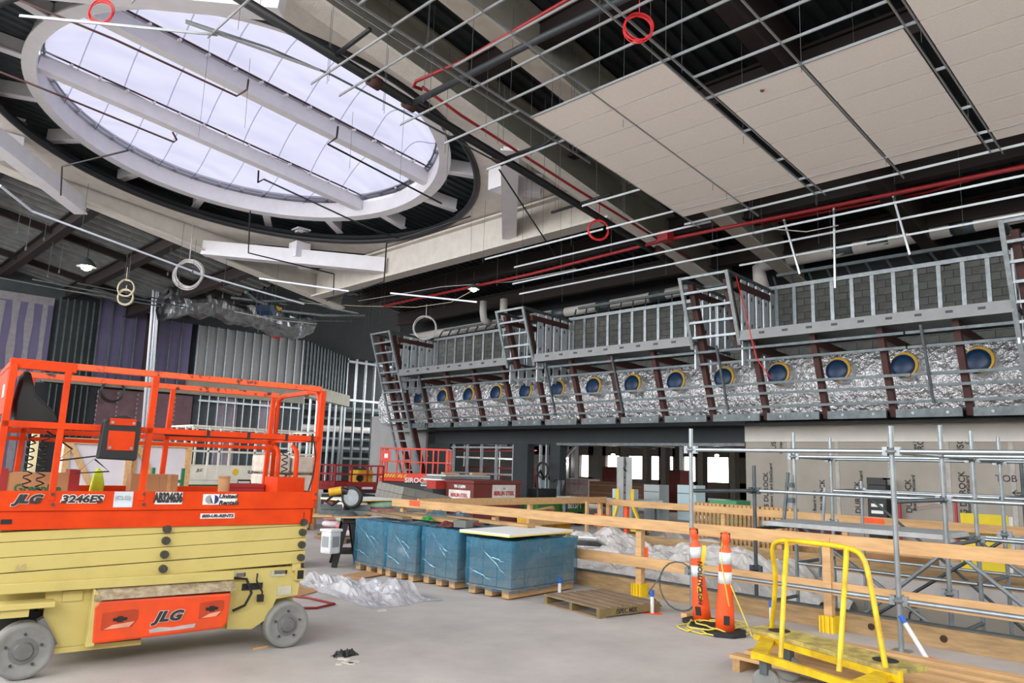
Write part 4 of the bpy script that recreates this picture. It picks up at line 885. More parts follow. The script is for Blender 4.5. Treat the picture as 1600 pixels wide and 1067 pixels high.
def heap(name, label, cat, loc, sx, sy, h, m, seed, fl_=0.0):
    mb = MB(); mb.grid(lambda u, v: ((u-.5)*sx*(1+.2*noise.noise(Vector((v*3, seed, 1)))), (v-.5)*sy*(1+.2*noise.noise(Vector((u*3, seed, 2)))), fl_+h*abs(noise.fractal(Vector((u*3, v*3, seed)), .8, 2.2, 4))*min(1, 6*u*(1-u)+.1)*min(1, 6*v*(1-v)+.1)), 44, 30)
    o = mb.build(name, m); o.location = loc; return tag(o, label, cat)
heap('rag', 'dark red rag spread on the third wrapped pallet beside the block', 'cloth', (7.2, 8.35, .812), .75, .3, .1, mat('red_rag', (112,58,58), .9), 3.1)
heap('rag', 'green rag on the planks over the wrapped pallets', 'cloth', (7.15, 9.05, .84), .16, .16, .1, mat('green_rag', (44,140,64), .9), 5.2)
heap('film_scrap', 'loose bunch of blue film on the back of the second wrapped pallet', 'plastic film', (7.95, 9.6, .81), .8, .6, .16, bluefilm, 7.7)
# ------------------------------------------------------------------ saw stand
st = thing('saw_stand', 'black plastic sawhorses under a plywood top between lift and wrapped pallets', 'work table', (6.62, 11.1, 0), math.radians(-28))
MB().b2((-.75, -.42, .77), (.7, .3, .79)).build('plywood_top', lumber, st); MB().b2((-.5, -.52, .79), (.1, -.3, .815)).build('top_plank', lumber, st)
for x in (-.5, .4):
    MB().b2((x-.1, -.32, .68), (x+.1, .3, .77)).build('sawhorse_beam', blackm, st, bev=.01)
    for sx_ in (-1, 1):
        for y in (-.27, .24): MB().bar((x+sx_*.05, y, .72), (x+sx_*.2, y*1.15, 0), .09, .06, (0, 1, 0)).build('leg', blackm, st)
    MB().b2((x-.15, -.28, .2), (x+.15, .26, .25)).build('shelf', blackm, st)
sw = thing('miter_saw', 'yellow and black miter saw with round blade guard on the plywood stand', 'saw', (6.86, 10.85, .79), math.radians(-38))
yel = mat('machine_yellow', (206,160,26), .5)
q = MB(); q.lathe([(.0, 0), (.2, 0), (.2, .03), (.14, .07), (0, .075)], (0, 0, 0), n=24); q.build('turntable', galvd, sw); MB().b2((-.42, .02, 0), (.42, .14, .08)).b2((-.4, .1, .08), (-.06, .13, .17)).b2((.06, .1, .08), (.4, .13, .17)).build('base', galvd, sw, bev=.006)
q = MB(); q.lathe([(.0, -.035), (.17, -.035), (.185, -.02), (.185, .02), (.17, .035), (0, .035)], (.1, .02, .3), (.35, 1, 0), 28); q.build('blade_guard', blackm, sw)
q = MB(); q.lathe([(0, -.04), (.13, -.04), (.13, -.037), (0, -.037)], (.1, .02, .29), (.35, 1, 0), 28); q.build('blade', galv, sw)
MB().bar((.0, .2, .05), (.02, .12, .36), .09, .11).build('arm', darkm, sw, bev=.01); MB().cyl((-.28, .05, .36), (-.08, .05, .4), .065, 14).build('motor', yel, sw); MB().cyl((-.08, .05, .4), (.02, .04, .38), .06, 14).build('motor_cap', blackm, sw); MB().tube([(-.22, -.02, .3), (-.3, -.1, .22), (-.2, -.14, .17), (-.1, -.08, .24)], .022, 8).build('handle', blackm, sw)
bk = thing('bucket', 'square white bucket with printed label on the sawhorse shelf', 'bucket', (6.42, 10.5, .255), .2)
q = MB(); q.prism([(-.11, -.11), (.11, -.11), (.11, .11), (-.11, .11)], (0, 0, 0), (1, 0, 0), (0, 1, 0), (0, 0, 1), .36); q.build('bucket_body', mat('bucket_white', (212,214,216), .5), bk, bev=.025); MB().b2((-.125, -.125, .33), (.125, .125, .37)).build('rim', whitem, bk, bev=.01); MB().b2((-.07, -.114, .1), (.07, -.111, .26)).build('label_print', dgrey, bk); MB().b2((-.114, -.07, .1), (-.111, .07, .26)).build('label_print', dgrey, bk)
# ------------------------------------------------------------------ debris on the floor near the lift
clearf = mat('clear_film', (206,206,212), .18, 0, .15, 8, alpha=.62)
heap('plastic_sheet', 'crumpled clear plastic sheet on the floor beside the lift', 'plastic sheet', (5.75, 8.75, .0), 1.0, 2.4, .22, clearf, 2.2)
for (x, y, sx_, sy_, rz, l) in ((5.15, 9.1, .8, .5, .5, 'flat cardboard sheet under the plastic near the lift wheel'), (6.05, 9.65, .7, .55, -.2, 'flat cardboard sheet by the foot of the saw stand'), (6.55, 9.75, .6, .4, .3, 'dark brown crumpled cardboard in front of the far wrapped pallet')):
    ob = MB().box((0, 0, .006), (sx_, sy_, .01)).build('cardboard_sheet', card); ob.location = (x, y, .002 if 'dark' not in l else .012); ob.rotation_euler = (0, 0, rz); tag(ob, l, 'cardboard')
mb = MB(); mb.tube([(4.2, 8.2, .014), (4.7, 7.9, .014), (5.0, 8.0, .014), (4.95, 8.5, .014), (4.6, 9.3, .014), (4.4, 9.8, .014)], .014, 6); tag(mb.smooth().build('extension_cord', redp), 'red cord looping on the floor beside the lift wheel', 'cord')
heap('rubber_scrap', 'crumpled black scrap on the bare floor in front', 'scrap', tuple(onZ(540, 1024, .0)), .22, .13, .07, blackm, 4.4)
for i in range(7):
    p_ = onZ(545+rnd.uniform(-16, 16), 1034+rnd.uniform(-5, 5)); ob = MB().prism([(-.03, -.02), (.02, -.03), (.035, .01), (0, .03), (-.025, .02)], (0, 0, 0), (1, 0, 0), (0, 1, 0), (0, 0, 1), .008).build('paper_scrap', mat('paper_scrap_white', (206,200,192), .8)); ob.location = p_; ob.rotation_euler = (0, 0, rnd.uniform(0, 6)); tag(ob, 'small pale crumb of torn paper beside the black scrap', 'paper', 'torn paper crumbs')
ob = MB().prism([(-.08, -.03), (.04, -.05), (.07, .02), (-.02, .05)], (0, 0, 0), (1, 0, 0), (0, 1, 0), (0, 0, 1), .01).build('paper_scrap', MATS['paper_scrap_white']); ob.location = onZ(596, 954); tag(ob, 'white paper scrap on the floor below the plastic sheet', 'paper')
ob = MB().prism([(-.07, -.02), (.08, -.01), (.04, .03), (-.06, .03)], (0, 0, 0), (1, 0, 0), (0, 1, 0), (0, 0, 1), .015).build('wood_chip', lumber); ob.location = onZ(405, 1013); tag(ob, 'splinter of pale wood on the floor by the lift wheel', 'wood')
# ------------------------------------------------------------------ guard rails and kerbs
orspray = mat('orange_spray', (250,92,44), .7); brk = mat('yellow_bracket', (232,196,30), .5, 0, .06, 6)
def plankrail(par, name, a, b, w_=.045, h=.14, m=lumber): return MB().bar(a, b, w_, h).build(name, m, par, True, .003)
def post(par, x, y, z1=.95, br=True, m=lumber):
    MB().b2((x-.02, y-.045, .02), (x+.025, y+.045, z1)).b2((x+.026, y-.045, .02), (x+.07, y+.045, z1)).build('post', m, par, True, .003)
    if br:
        q = MB(); q.b2((x-.05, y-.075, 0), (x-.025, y+.075, .17)).b2((x+.075, y-.075, 0), (x+.095, y+.075, .17))
        for yy in (-.075, -.03, .025, .065): q.b2((x-.075, y+yy, 0), (x-.045, y+yy+.014, .17))
        q.b2((x-.05, y-.08, 0), (x+.09, y-.055, .17)); q.build('post_bracket', brk, par, True)
g = thing('guard_rail', 'long pine guard rail with yellow post brackets along the near side of the opening', 'guard rail', (8.5, 5, 0))
plankrail(g, 'top_rail', (8.52, 11.85, .93), (8.52, 5.0, .96)); plankrail(g, 'top_rail', (8.52, 5.0, .96), (8.52, -1, .99), m=lumber)
plankrail(g, 'mid_rail', (8.54, 8.4, .46), (8.54, 3.72, .46)); plankrail(g, 'mid_rail', (8.54, 3.7, .46), (8.54, -1, .45))
post(g, 8.6, 6.27); post(g, 8.36+.15, 3.68, 1.0); post(g, 8.6, 9.15, .94, False); post(g, 8.6, 11.65, .94, False)
for y, z in ((6.2, .5),): MB().b2((8.675, y-.02, z), (8.68, y+.1, z+.14)).build('orange_mark', orspray, g, True)
MB().b2((8.49, 11.0, .9), (8.496, 11.3, 1.0)).build('orange_mark', orspray, g, True)
g = thing('guard_rail', 'short pine guard rail closing the far left end of the opening', 'guard rail', (11.4, 11.3, 0))
plankrail(g, 'top_rail', (8.68, 11.3, .95), (14.2, 11.3, .95)); plankrail(g, 'mid_rail', (11.6, 11.3, .52), (14.2, 11.3, .52))
for x in (9.0, 9.75, 11.7, 14.05): post(g, x, 11.38, .95, False)
for px, z1 in ((917, .95), (939, .75)):
    c = onY(px, 800, 10.85 if px == 917 else 11.2); MB().b2((c.x-.03, c.y-.03, .0), (c.x+.03, c.y+.03, z1)).build('loose_stud_post', lumber, g, True)
g = thing('guard_rail', 'pine guard rail with orange sprayed posts along the far side of the opening', 'guard rail', (14.3, 5, 0))
for a, b in ((11.3, 8.2), (8.2, 4.6), (4.6, 1)): plankrail(g, 'top_rail', (14.3, a, .9), (14.3, b, .9)); plankrail(g, 'mid_rail', (14.3, a, .4), (14.3, b, .4), h=.12)
for i, (px, mm) in enumerate(((950, lumber), (978, orspray))):
    c = onX(px, 800, 14.35); post(g, 14.35, c.y, .9, True, mm)
for px in (1130, 1218, 1320, 1560): c = onX(px, 820, 14.35); post(g, 14.35, c.y, .9, px == 1560)
c = onX(945, 832, 14.2); ob = MB().b2((14.2, c.y-.02, .32), (14.22, c.y+.32, .62)).build('orange_flag', orspray, g, True)
c = onX(1335, 808, 14.25); MB().b2((14.27, c.y-.5, .86), (14.276, c.y-.1, .95)).build('orange_mark', orspray, g, True)
kb = thing('kerb_plank', 'low timber kerb along the near edge of the opening', 'kerb', (8.7, 5, 0))
ys = [10.9, 8.2, 5.3, 3.0, .6, -2]
for a, b in zip(ys, ys[1:]): MB().b2((8.68, b+.005, 0), (8.73, a-.005, .21)).build('plank', lumberd, kb, True, .003)
MB().b2((8.66, -2, .21), (8.78, 10.9, .222)).build('metal_cap', galvd, kb, True)
for y in (3.3, 2.6, 1.6): MB().cyl((8.67, y, .1), (8.683, y, .1), .035, 10).build('knot_hole', mat('knot_dark', (58,40,26), .9), kb, True)
kb = thing('kerb_plank', 'low timber kerb along the far edge of the opening', 'kerb', (14.0, 5, 0))
for a, b in zip(ys, ys[1:]): MB().b2((13.96, b+.005, 0), (14.02, a-.005, .26)).build('plank', lumberd, kb, True)
# ------------------------------------------------------------------ tarps
tarpm = mat('white_tarp', (206,202,198), .38, 0, .1, 2)
def tarp(u, v):
    x = 8.95 + 4.8*u; y = 5.3 + 5.45*v
    r = abs(noise.fractal(Vector((x*.8, y*.6, 5)), .9, 2.1, 5))
    z = .02 + .42*r + .12*math.sin(u*3.1)
    if v < .22: z -= (0.22-v)*5.2*(.7+.6*noise.noise(Vector((x*1.2, 1, 2))))
    if u < .05: z -= .1
    return (x, y, z)
mb = MB(); mb.grid(tarp, 90, 110); tag(mb.build('tarp', tarpm), 'crumpled white tarp spread over the opening behind the pine rail', 'tarp')
heap('tarp', 'second grey white tarp bunched on the far floor by the material lift', 'tarp', (15.2, 9.3, .0), 2.2, 3.0, .35, tarpm, 9.3)
t = thing('white_panel', 'flat white panel propped on the tarp behind the wrapped pallet', 'panel', (10.6, 8.9, .35), .5); MB().box((0, 0, .05), (1.0, .6, .03), Matrix.Rotation(.2, 3, 'Y')).build('panel_sheet', foamw, t); MB().box((.0, .0, .02), (.98, .58, .02), Matrix.Rotation(.2, 3, 'Y')).build('panel_back', dgrey, t)
# ------------------------------------------------------------------ scaffold
sgal = mat('scaffold_tube', (158,166,170), .36, .65, .12, 7); sgd = mat('dark_scaffold_tube', (84,92,96), .5, .5, .2, 5)
sca = thing('tube_scaffold', 'galvanised tube scaffold rising out of the floor opening', 'scaffold', (10, 3, -3.6))
def tubeb(name, a, b, r=.024, m=sgal): return MB().cyl(a, b, r, 10).build(name, m, sca, True)
def standard(x, y, z0, z1, m=sgal, zs=()):
    MB().cyl((x, y, z0), (x, y, z1), .026, 12).build('standard', m, sca, True)
    MB().cyl((x, y, z1-.12), (x, y, z1), .019, 10).build('spigot', m, sca, True)
    for z in zs:
        q = MB(); q.lathe([(.026, -.035), (.03, -.03), (.062, -.004), (.062, .004), (.03, .03), (.026, .035)], (x, y, z), n=12); q.build('rosette', m, sca, True)
        for dx, dy in ((0, .06), (0, -.06), (.06, 0)): MB().box((x+dx, y+dy, z), (.05, .05, .09) if dx == 0 else (.06, .04, .09)).build('wedge_head', m, sca, True)
XS = (8.2, 9.78, 11.0, 12.3, 13.5); YS = (5.2, 2.84, .48)
for j, y in enumerate(YS):
    standard(8.2, y, .0, 2.2, sgal, (1.94, .48) if j < 2 else (1.94,))
    MB().b2((8.12, y-.08, 0), (8.28, y+.08, .012)).build('base_plate', sgal, sca, True)
    standard(9.78, y, -3.6, (1.78, 2.3, 2.2)[j], sgd if j == 0 else sgal, (1.44, .4, -.06))
    standard(11.0, y, -3.6, 2.3, sgal, (1.94, .95)); standard(12.3, y, -3.6, 2.28, sgal, (1.94, .95))
    standard(13.5, y, -3.6, (1.6, 2.1, 2.1)[j], sgd if j else sgal, (1.44,))
for (ya, yb) in ((5.2, 2.84), (2.84, .48)):
    for (x, zs) in ((8.2, (1.94, .48)), (9.78, (1.44, -.06) if ya > 5 else (1.94, 1.44, -.06)), (11.0, (1.94, .95, .4)), (12.3, (1.94, 1.44, .9)), (13.5, (1.44, .3))):
        for z in zs: tubeb('ledger', (x, ya-.03, z), (x, yb+.03, z), m=sgal)
for y in YS:
    for x0, x1, z in ((8.2, 9.78, 1.44), (9.78, 11.0, .93), (11.0, 12.3, 1.94), (12.3, 13.5, 1.44), (9.78, 11, -.06), (11.0, 12.3, .4)):
        tubeb('transom', (x0+.03, y, z), (x1-.03, y, z), m=sgd)
tubeb('transom', (8.2, 2.84, 1.94), (9.78, 2.84, 1.94)); tubeb('transom', (9.78, 2.84, 1.94), (11.0, 2.84, 1.94), m=sgd)
for (x, ya, za, yb, zb_) in ((9.9, 5.2, -1.2, 2.84, .9), (11.1, 2.84, -.6, 5.2, .95), (12.4, 5.2, -.8, 2.84, .9), (11.1, 2.84, .9, .48, -.9), (12.4, 2.84, -.8, .48, .9), (13.6, 5.2, 1.4, 2.84, -.6), (9.9, 2.84, .9, .48, -1.0)):
    tubeb('diagonal_brace', (x, ya, za), (x, yb, zb_), .024, sgd if x > 12 else sgal)
for k in range(3): MB().b2((9.86+k*.34, 2.9, .98), (9.86+k*.34+.32, 5.14, 1.04)).build('deck_plank', mat('deck_aluminium', (176,178,178), .5, .3, .12, 6), sca, True, .004)
tubeb('inner_pole', (11.3, 5.0, .2), (11.35, 4.9, 1.5)); MB().bar((10.9, 5.25, 1.7), (10.7, 5.25, .9), .04, .04).build('inner_pole', sgd, sca, True)
for z in (1.3, 1.52): MB().box((10.85, 5.2, z), (.1, .1, .07)).build('swivel_clamp', sgd, sca, True)
# ------------------------------------------------------------------ delineator cones
cono = mat('cone_orange', (246,84,28), .5, 0, .05, 4); refl = mat('reflective_band', (214,218,222), .35, 0, .06, 6); cyel = mat('cord_yellow', (222,206,90), .6, 0, .05, 5); tapey = mat('caution_tape_yellow', (240,186,28), .4)
def delin(loc, rz, label, lean=(0, 0), H=1.02):
    t = thing('delineator_cone', label, 'traffic cone', loc, rz)
    q = MB(); q.prism([(.23*math.cos(a*math.pi/4+.39), .23*math.sin(a*math.pi/4+.39)) for a in range(8)], (0, 0, 0), (1, 0, 0), (0, 1, 0), (0, 0, 1), .045); q.build('rubber_base', darkm, t, bev=.008)
    def pr(z): return .085-.05*min(1, z/.85)*(1 if z < .85 else 1)
    R_ = Matrix.Rotation(lean[0], 4, 'X') @ Matrix.Rotation(lean[1], 4, 'Y')
    def lath(name, prof, m, par):
        q = MB(); q.lathe(prof, n=20); q.v = [tuple(R_ @ Vector(v)) for v in q.v]; return q.smooth().build(name, m, par)
    b = lath('cone_body', [(.1, .045), (.095, .2), (.075, .45), (.065, .7), (.062, .86), (.04, .885), (.033, .93), (.045, .95), (.045, H), (.02, H+.03)], cono, t)
    for z0, z1 in ((.52, .64), (.72, .84)):
        r0 = .0715 if z0 < .6 else .066; lath('reflective_band', [(r0+.003, z0), (r0-.001, z1)], refl, t)
    q = MB(); q.box((0, 0, H-.01), (.02, .1, .06)); q.v = [tuple(R_ @ Vector(v)) for v in q.v]; q.build('handle_slot', blackm, t)
    q = MB(); q.box((-.1, -.02, .16), (.012, .06, .09)); q.v = [tuple(R_ @ Vector(v)) for v in q.v]; q.build('foot_slot', darkm, t)
    return t
ca = delin((7.72, 4.76, 0), 0, 'leaning orange traffic delineator wrapped in yellow caution tape', (-.06, -.07))
cb_ = delin((7.45, 4.33, 0), .5, 'orange traffic delineator looped with yellow cord, in front of the taped one', (.02, -.03))
q = MB(); q.grid(lambda u, v: (-.1-.01*math.sin(v*9)+.03*v, -.02-.05*u+.03*math.sin(v*5), .28+.58*v), 2, 16); q.build('caution_tape', tapey, ca)
text('CAUTION', .075, inkm, ca, (-.122, -.05, .52), Matrix(((0, 0, -1), (0, 1, 0), (1, 0, 0))).to_euler(), bold=.003); text('NOT', .065, inkm, ca, (-.125, -.05, .3), Matrix(((0, 0, -1), (0, 1, 0), (1, 0, 0))).to_euler(), bold=.003)
pts = []
for k in range(70):
    a = k*.36; r = .27+.05*math.sin(k*.9)+.08*math.sin(k*.23); pts.append((7.55+r*math.cos(a)*1.1+.1*math.sin(k*.1), 4.5+r*math.sin(a), .012+.004*(k % 3)+(.045 if r < .3 else 0)))
pts += [(7.4, 4.25, .3), (7.36, 4.3, .7), (7.4, 4.33, 1.0), (7.42, 4.28, .6), (7.5, 4.05, .02), (7.75, 3.9, .012), (7.95, 3.7, .012), (7.6, 3.5, .012), (7.4, 3.2, .012)]
mb = MB(); mb.tube(pts, .008, 5); tag(mb.smooth().build('extension_cord', cyel), 'yellow cord coiled round the feet of the two traffic delineators', 'cord')
# ------------------------------------------------------------------ pipe stubs, wire coil
pvc = mat('pvc_white', (216,218,220), .4, 0, .05, 5); bluet = mat('blue_tape', (30,96,190), .5)
def stub(px, py, label, h=.3, tilt=None):
    b = onZ(px, py); t = thing('pipe_stub', label, 'pipe stub', b)
    d = Vector(tilt or (0, 0, 1)).normalized()
    MB().cyl((0, 0, 0), d*h, .022, 14).build('pipe_wall', pvc, t); MB().cyl(d*(h-.07), d*(h+.005), .0245, 14).build('blue_cap', bluet, t)
    q = MB(); q.prism([(.11*math.cos(a*.7)*(1+.3*math.sin(a*2.3)), .11*math.sin(a*.7)*(1+.3*math.cos(a*1.7))) for a in range(9)], (0, 0, .001), (1, 0, 0), (0, 1, 0), (0, 0, 1), .003); q.build('paint_mark', orspray, t)
stub(874, 932, 'white pipe stub with blue cap at the corner of the nearest wrapped pallet', .24); stub(1019, 958, 'white pipe stub with blue cap beside the weathered pallet', .26); stub(1206, 990, 'white pipe stub with blue cap behind the yellow cart near the delineators', .34)
stub(1449, 1030, 'leaning white pipe stub with blue end on the pallet by the scaffold foot', .42, (-.05, .5, .85))
mb = MB(); c = onZ(1065, 925, .3)
mb.tube([Vector((8.0, 5.25, .32)) + Vector((.1*math.cos(a*.35)*.3, .3*math.cos(a*.35), .28*math.sin(a*.35))) for a in range(38)], .009, 5); mb.tube([(8.0, 5.5, .05), (7.9, 5.62, .2), (7.95, 5.45, .45)], .009, 5)
tag(mb.smooth().build('wire_coil', galvd), 'stiff grey wire coil leaning on the scaffold foot', 'cable')
tag(MB().b2((7.85, 5.05, 0), (8.1, 5.13, .05)).build('wood_block', lumber, None), 'short pine offcut at the scaffold foot by the wire coil', 'wood')
heap('dirty_tarp_scrap', 'small orange brown clod on the floor by the kerb', 'scrap', tuple(onZ(1352, 982)), .12, .1, .05, mat('clod', (190,130,90), .9), 2.5)
mb = MB(); c = onZ(1515, 1012)
mb.tube([c + Vector((.16*math.cos(a*.4), .28*math.sin(a*.4), .012+.003*(a % 4))) for a in range(52)], .008, 5); tag(mb.smooth().build('cable_coil', galvd), 'flat grey cable coil on the floor by the kerb at the right', 'cable')
# ------------------------------------------------------------------ pallets
t = thing('pallet', 'weathered flat pallet with painted lettering on its olive side', 'pallet', (6.96, 5.62, 0), math.radians(-9))
for k in range(6): MB().b2((.0+k*.17, -.0, .1), (.0+k*.17+.12, 1.02, .12)).build('deck_board', lumberg, t, bev=.002)
for y in (.0, .48, .96): MB().b2((0, y, .02), (.98, y+.05, .1)).build('stringer', lumbero, t)
for k in (0, 4): MB().b2((.0+k*.2, 0, 0), (.0+k*.2+.1, 1.0, .018)).build('bottom_board', lumberg, t)
text('/SPEC MIX', .075, inkm, t, (.42, -.003, .06), FR, bold=.001)
t = thing('slatted_pallet', 'long pale slatted pallet on the floor under the yellow cart', 'pallet', (6.12, .55, 0), math.radians(-1))
for k in range(6): MB().b2((.0+k*.25, 0, .1), (.0+k*.25+.13, 3.0, .13)).build('slat', lumber, t, bev=.002)
for y in (.05, 1.0, 2.0, 2.9): MB().b2((.0, y, 0), (1.38, y+.07, .1)).build('stringer', lumberp, t)
lp0 = None
for i, (y, l) in enumerate(((9.55, 'slatted pallet standing on edge, left end of the row behind the far rail'), (8.72, 'slatted pallet standing on edge, left of the row end behind the far rail'), (7.9, 'slatted pallet standing on edge at the right end of the row behind the far rail'))):
    t = thing('slatted_pallet', l, 'pallet', (15.1, y-.78, .0), 0)
    for k in range(8): MB().b2((0, .0+k*.1, .05), (.03, .0+k*.1+.06, .98)).build('slat', lumber, t)
    for z in (.05, .5, .92): MB().b2((.03, 0, z), (.1, .76, z+.07)).build('stringer', lumberp, t)
    MB().b2((.1, .0, .1), (.13, .76, .2)).build('back_board', lumberp, t); MB().b2((.1, .0, .7), (.13, .76, .8)).build('back_board', lumberp, t)
# ------------------------------------------------------------------ yellow drywall cart
ycart = mat('cart_yellow', (232,196,20), .42, 0, .1, 5, dark=(176,140,20)); ywood = mat('worn_yellow_wood', (196,178,92), .75, 0, .25, 8, dark=(120,104,66))
ct = thing('drywall_cart', 'yellow tube frame panel cart standing on casters in front of the rail', 'cart', (6.0, 2.6, 0))
def chaikin(p):
    for _ in range(3):
        p = [Vector(v) for v in p]; p = [p[0]] + [w_ for a, b in zip(p, p[1:]) for w_ in (a.lerp(b, .25), a.lerp(b, .75))] + [p[-1]]
    return p
def cpt(px, py, X): return onX(px, py, X)
q = MB()
hoop = [(6.42, 3.28, .36), cpt(1213, 900, 6.2), cpt(1206, 862, 6.12), cpt(1209, 848, 6.1), cpt(1222, 843, 6.08), cpt(1280, 849, 6.0), cpt(1335, 857, 5.92), cpt(1350, 872, 5.9), cpt(1358, 900, 5.88), (5.8, 2.12, .36)]
q.tube(chaikin(hoop), .02, 10); q.smooth().build('push_hoop', ycart, ct, True)
q = MB(); q.tube([cpt(1230, 846, 6.06), cpt(1226, 900, 5.85), (5.63, 2.81, .32)], .019, 10); q.build('upright', ycart, ct, True)
q = MB(); q.tube([cpt(1323, 857, 5.93), cpt(1318, 940, 5.75), (5.59, 2.36, .32)], .019, 10); q.build('upright', ycart, ct, True)
MB().bar((5.66, 3.05, .3), (5.36, 2.1, .3), .04, .05).build('edge_angle', ycart, ct, True)
MB().bar((6.45, 3.4, .34), (5.98, 2.0, .34), .32, .035).build('plank_deck', ywood, ct, True, .004); MB().bar((6.31, 3.38, .31), (5.84, 2.03, .31), .03, .085).build('plank_angle', ycart, ct, True)
for f in (0.06, .92):
    a = Vector((5.66, 3.05, .29)).lerp(Vector((5.36, 2.1, .29)), f); b = Vector((6.45, 3.38, .29)).lerp(Vector((6.0, 2.05, .29)), f); MB().bar(a, b, .12, .04).build('cross_member', ycart, ct, True)
for (x, y) in ((5.72, 2.98), (6.25, 3.05), (5.5, 2.3), (6.1, 2.3)):
    MB().b2((x-.04, y-.03, .16), (x+.04, y+.03, .27)).build('caster_fork', galvd, ct, True)
    q = MB(); q.lathe([(.03, -.022), (.085, -.022), (.1, -.012), (.1, .012), (.085, .022), (.03, .022)], (x, y, .1), (.95, .3, 0), 20); q.build('caster_wheel', greyrub, ct, True)
for f in (.15, .85): c = Vector((6.45, 3.4, .361)).lerp(Vector((5.98, 2.0, .361)), f); q = MB(); q.lathe([(.05, 0), (.09, 0), (.09, .002), (.05, .002)], c, n=16); q.build('worn_mark', darkm, ct, True)
# ------------------------------------------------------------------ steel box, block piles, bags, crates
boxm = mat('maroon_steel', (112,44,38), .5, 0, .12, 3); signw = mat('sign_white', (222,218,212), .5); signr = mat('sign_red', (176,28,38), .5)
t = thing('job_box', 'maroon steel site box with two white signs behind the pine rail', 'tool box', (13.5, 15.2, 0), 0)
MB().b2((0, 0, .12), (1.75, 1.15, 1.22)).build('box_body', boxm, t, bev=.012); MB().b2((-.03, -.03, 1.16), (1.78, 1.18, 1.25)).build('lid', boxm, t, bev=.012)
for y in (.1, .95): MB().b2((.1, y, 0), (1.65, y+.12, .12)).build('skid', boxm, t)
MB().b2((.68, -.012, .75), (1.55, 0, 1.14)).build('sign', signw, t); text('BERLIN STEEL', .15, signr, t, (1.115, -.015, .91), FR, bold=.006, sx=.85)
text('THE', .05, signr, t, (1.115, -.015, 1.04), FR)
RY = Matrix(((0, 0, -1), (-1, 0, 0), (0, 1, 0))).to_euler()
MB().b2((-.012, .12, .75), (0, 1.0, .98)).build('sign', signw, t); text('BERLIN STEEL', .13, signr, t, (-.015, .56, .84), RY, bold=.005, sx=.9); text('W-11694', .12, decal, t, (-.004, .56, 1.07), RY, bold=.005)
q = MB(); q.tube([(0, .3, .4), (-.06, .3, .42), (-.06, .8, .42), (0, .8, .4)], .015, 6); q.build('carry_handle', boxm, t); MB().b2((-.01, .1, .15), (0, 1.05, .5)).build('end_plate', boxm, t)
ob = MB().b2((0, 0, 0), (.5, .4, .22)).build('red_carton', mat('red_wrap', (176,52,44), .6)); ob.location = (13.2, 16.42, .98); tag(ob, 'red wrapped carton beside the maroon steel box', 'carton')
tag(MB().b2((13.1, 16.42, 0), (13.8, 16.83, .98)).build('grey_crate', dgreym, None, bev=.01), 'dark grey crate under the red wrapped carton', 'crate')
mats_ = (galv, mat('pale_panel', (196,198,200), .5), lumberp, foamw)
for i in range(6):
    ob = MB().box((0, 0, 0), (2.3-.12*i, .9, .05)).build('stacked_sheet', mats_[(1, 0, 2, 3, 0, 1)[i]], None, bev=.004); ob.location = (14.8+rnd.uniform(-.15, .15), 17.3, 1.03+.06*i); ob.rotation_euler = (0, 0, rnd.uniform(-.06, .06))
    tag(ob, ('pale bottom sheet of the stack behind the steel box', 'steel sheet second from the bottom of the stack behind the steel box', 'wooden sheet in the middle of the stack behind the steel box', 'white sheet in the middle of the stack behind the steel box', 'steel sheet next to the top of the stack behind the steel box', 'pale top sheet of the stack behind the steel box')[i], 'sheet')
tag(MB().b2((13.85, 16.85, 0), (15.8, 17.75, 1.0)).build('sheet_rack', galvd, None), 'low steel rack under the stacked sheets behind the steel box', 'rack')
for x, l in ((14.4, 'short timber bearer on the sheet stack, left one'), (15.5, 'short timber bearer on the sheet stack, right one')): tag(MB().b2((x-.3, 17.2, 1.365), (x+.3, 17.32, 1.42)).build('timber_bearer', lumber), l, 'timber')
# block pile on pallet: hollow blocks, tilted stack
hollow = MB(); w_, h_, l_ = .19, .19, .39
hollow.b2((-l_/2, -w_/2, 0), (l_/2, -w_/2+.03, h_)).b2((-l_/2, w_/2-.03, 0), (l_/2, w_/2, h_))
for x in (-l_/2, -.015, l_/2-.03): hollow.b2((x, -w_/2+.03, 0), (x+.03, w_/2-.03, h_))
hollow.b2((-l_/2+.03, -w_/2+.03, 0), (l_/2-.03, w_/2-.03, .01))
hm = bpy.data.meshes.new('hollow_block'); hm.from_pydata(hollow.v, [], hollow.f); hm.materials.append(mat('block_grey', (150,148,140), .9, 0, .1, 4))
cells = MB().b2((-l_/2+.03, -w_/2+.03, h_-.06), (-.015, w_/2-.03, h_-.05))
def hblock(loc, rot, grp, label):
    o = bpy.data.objects.new('hollow_block', hm); COL.objects.link(o); o.location = loc; o.rotation_euler = rot; tag(o, label, 'concrete block', grp)
til = Matrix.Rotation(math.radians(9), 4, 'Y') @ Matrix.Rotation(math.radians(5), 4, 'X')
org = Vector((12.0, 16.25, .43))
for i in range(4):
    for j in range(6):
        for k in range(3):
            if 0 < i < 3 and 0 < j and k < 2: continue
            p_ = org + til @ Vector((i*.4, j*.2, k*.2)); hblock(p_, (math.radians(5), math.radians(9), 0), 'tilted pile of hollow blocks', 'hollow block in tilted pile, %s layer, %s row back, %s from left' % (('bottom', 'middle', 'top')[k], ('first', 'second', 'third', 'fourth', 'fifth', 'sixth')[j], ('first', 'second', 'third', 'last')[i]))
tag(MB().box((12.55, 17.2, .2), (1.7, 1.4, .4)).build('broken_slab', MATS['block_grey'], None, bev=.04), 'lump of broken concrete under the tilted block pile', 'concrete')
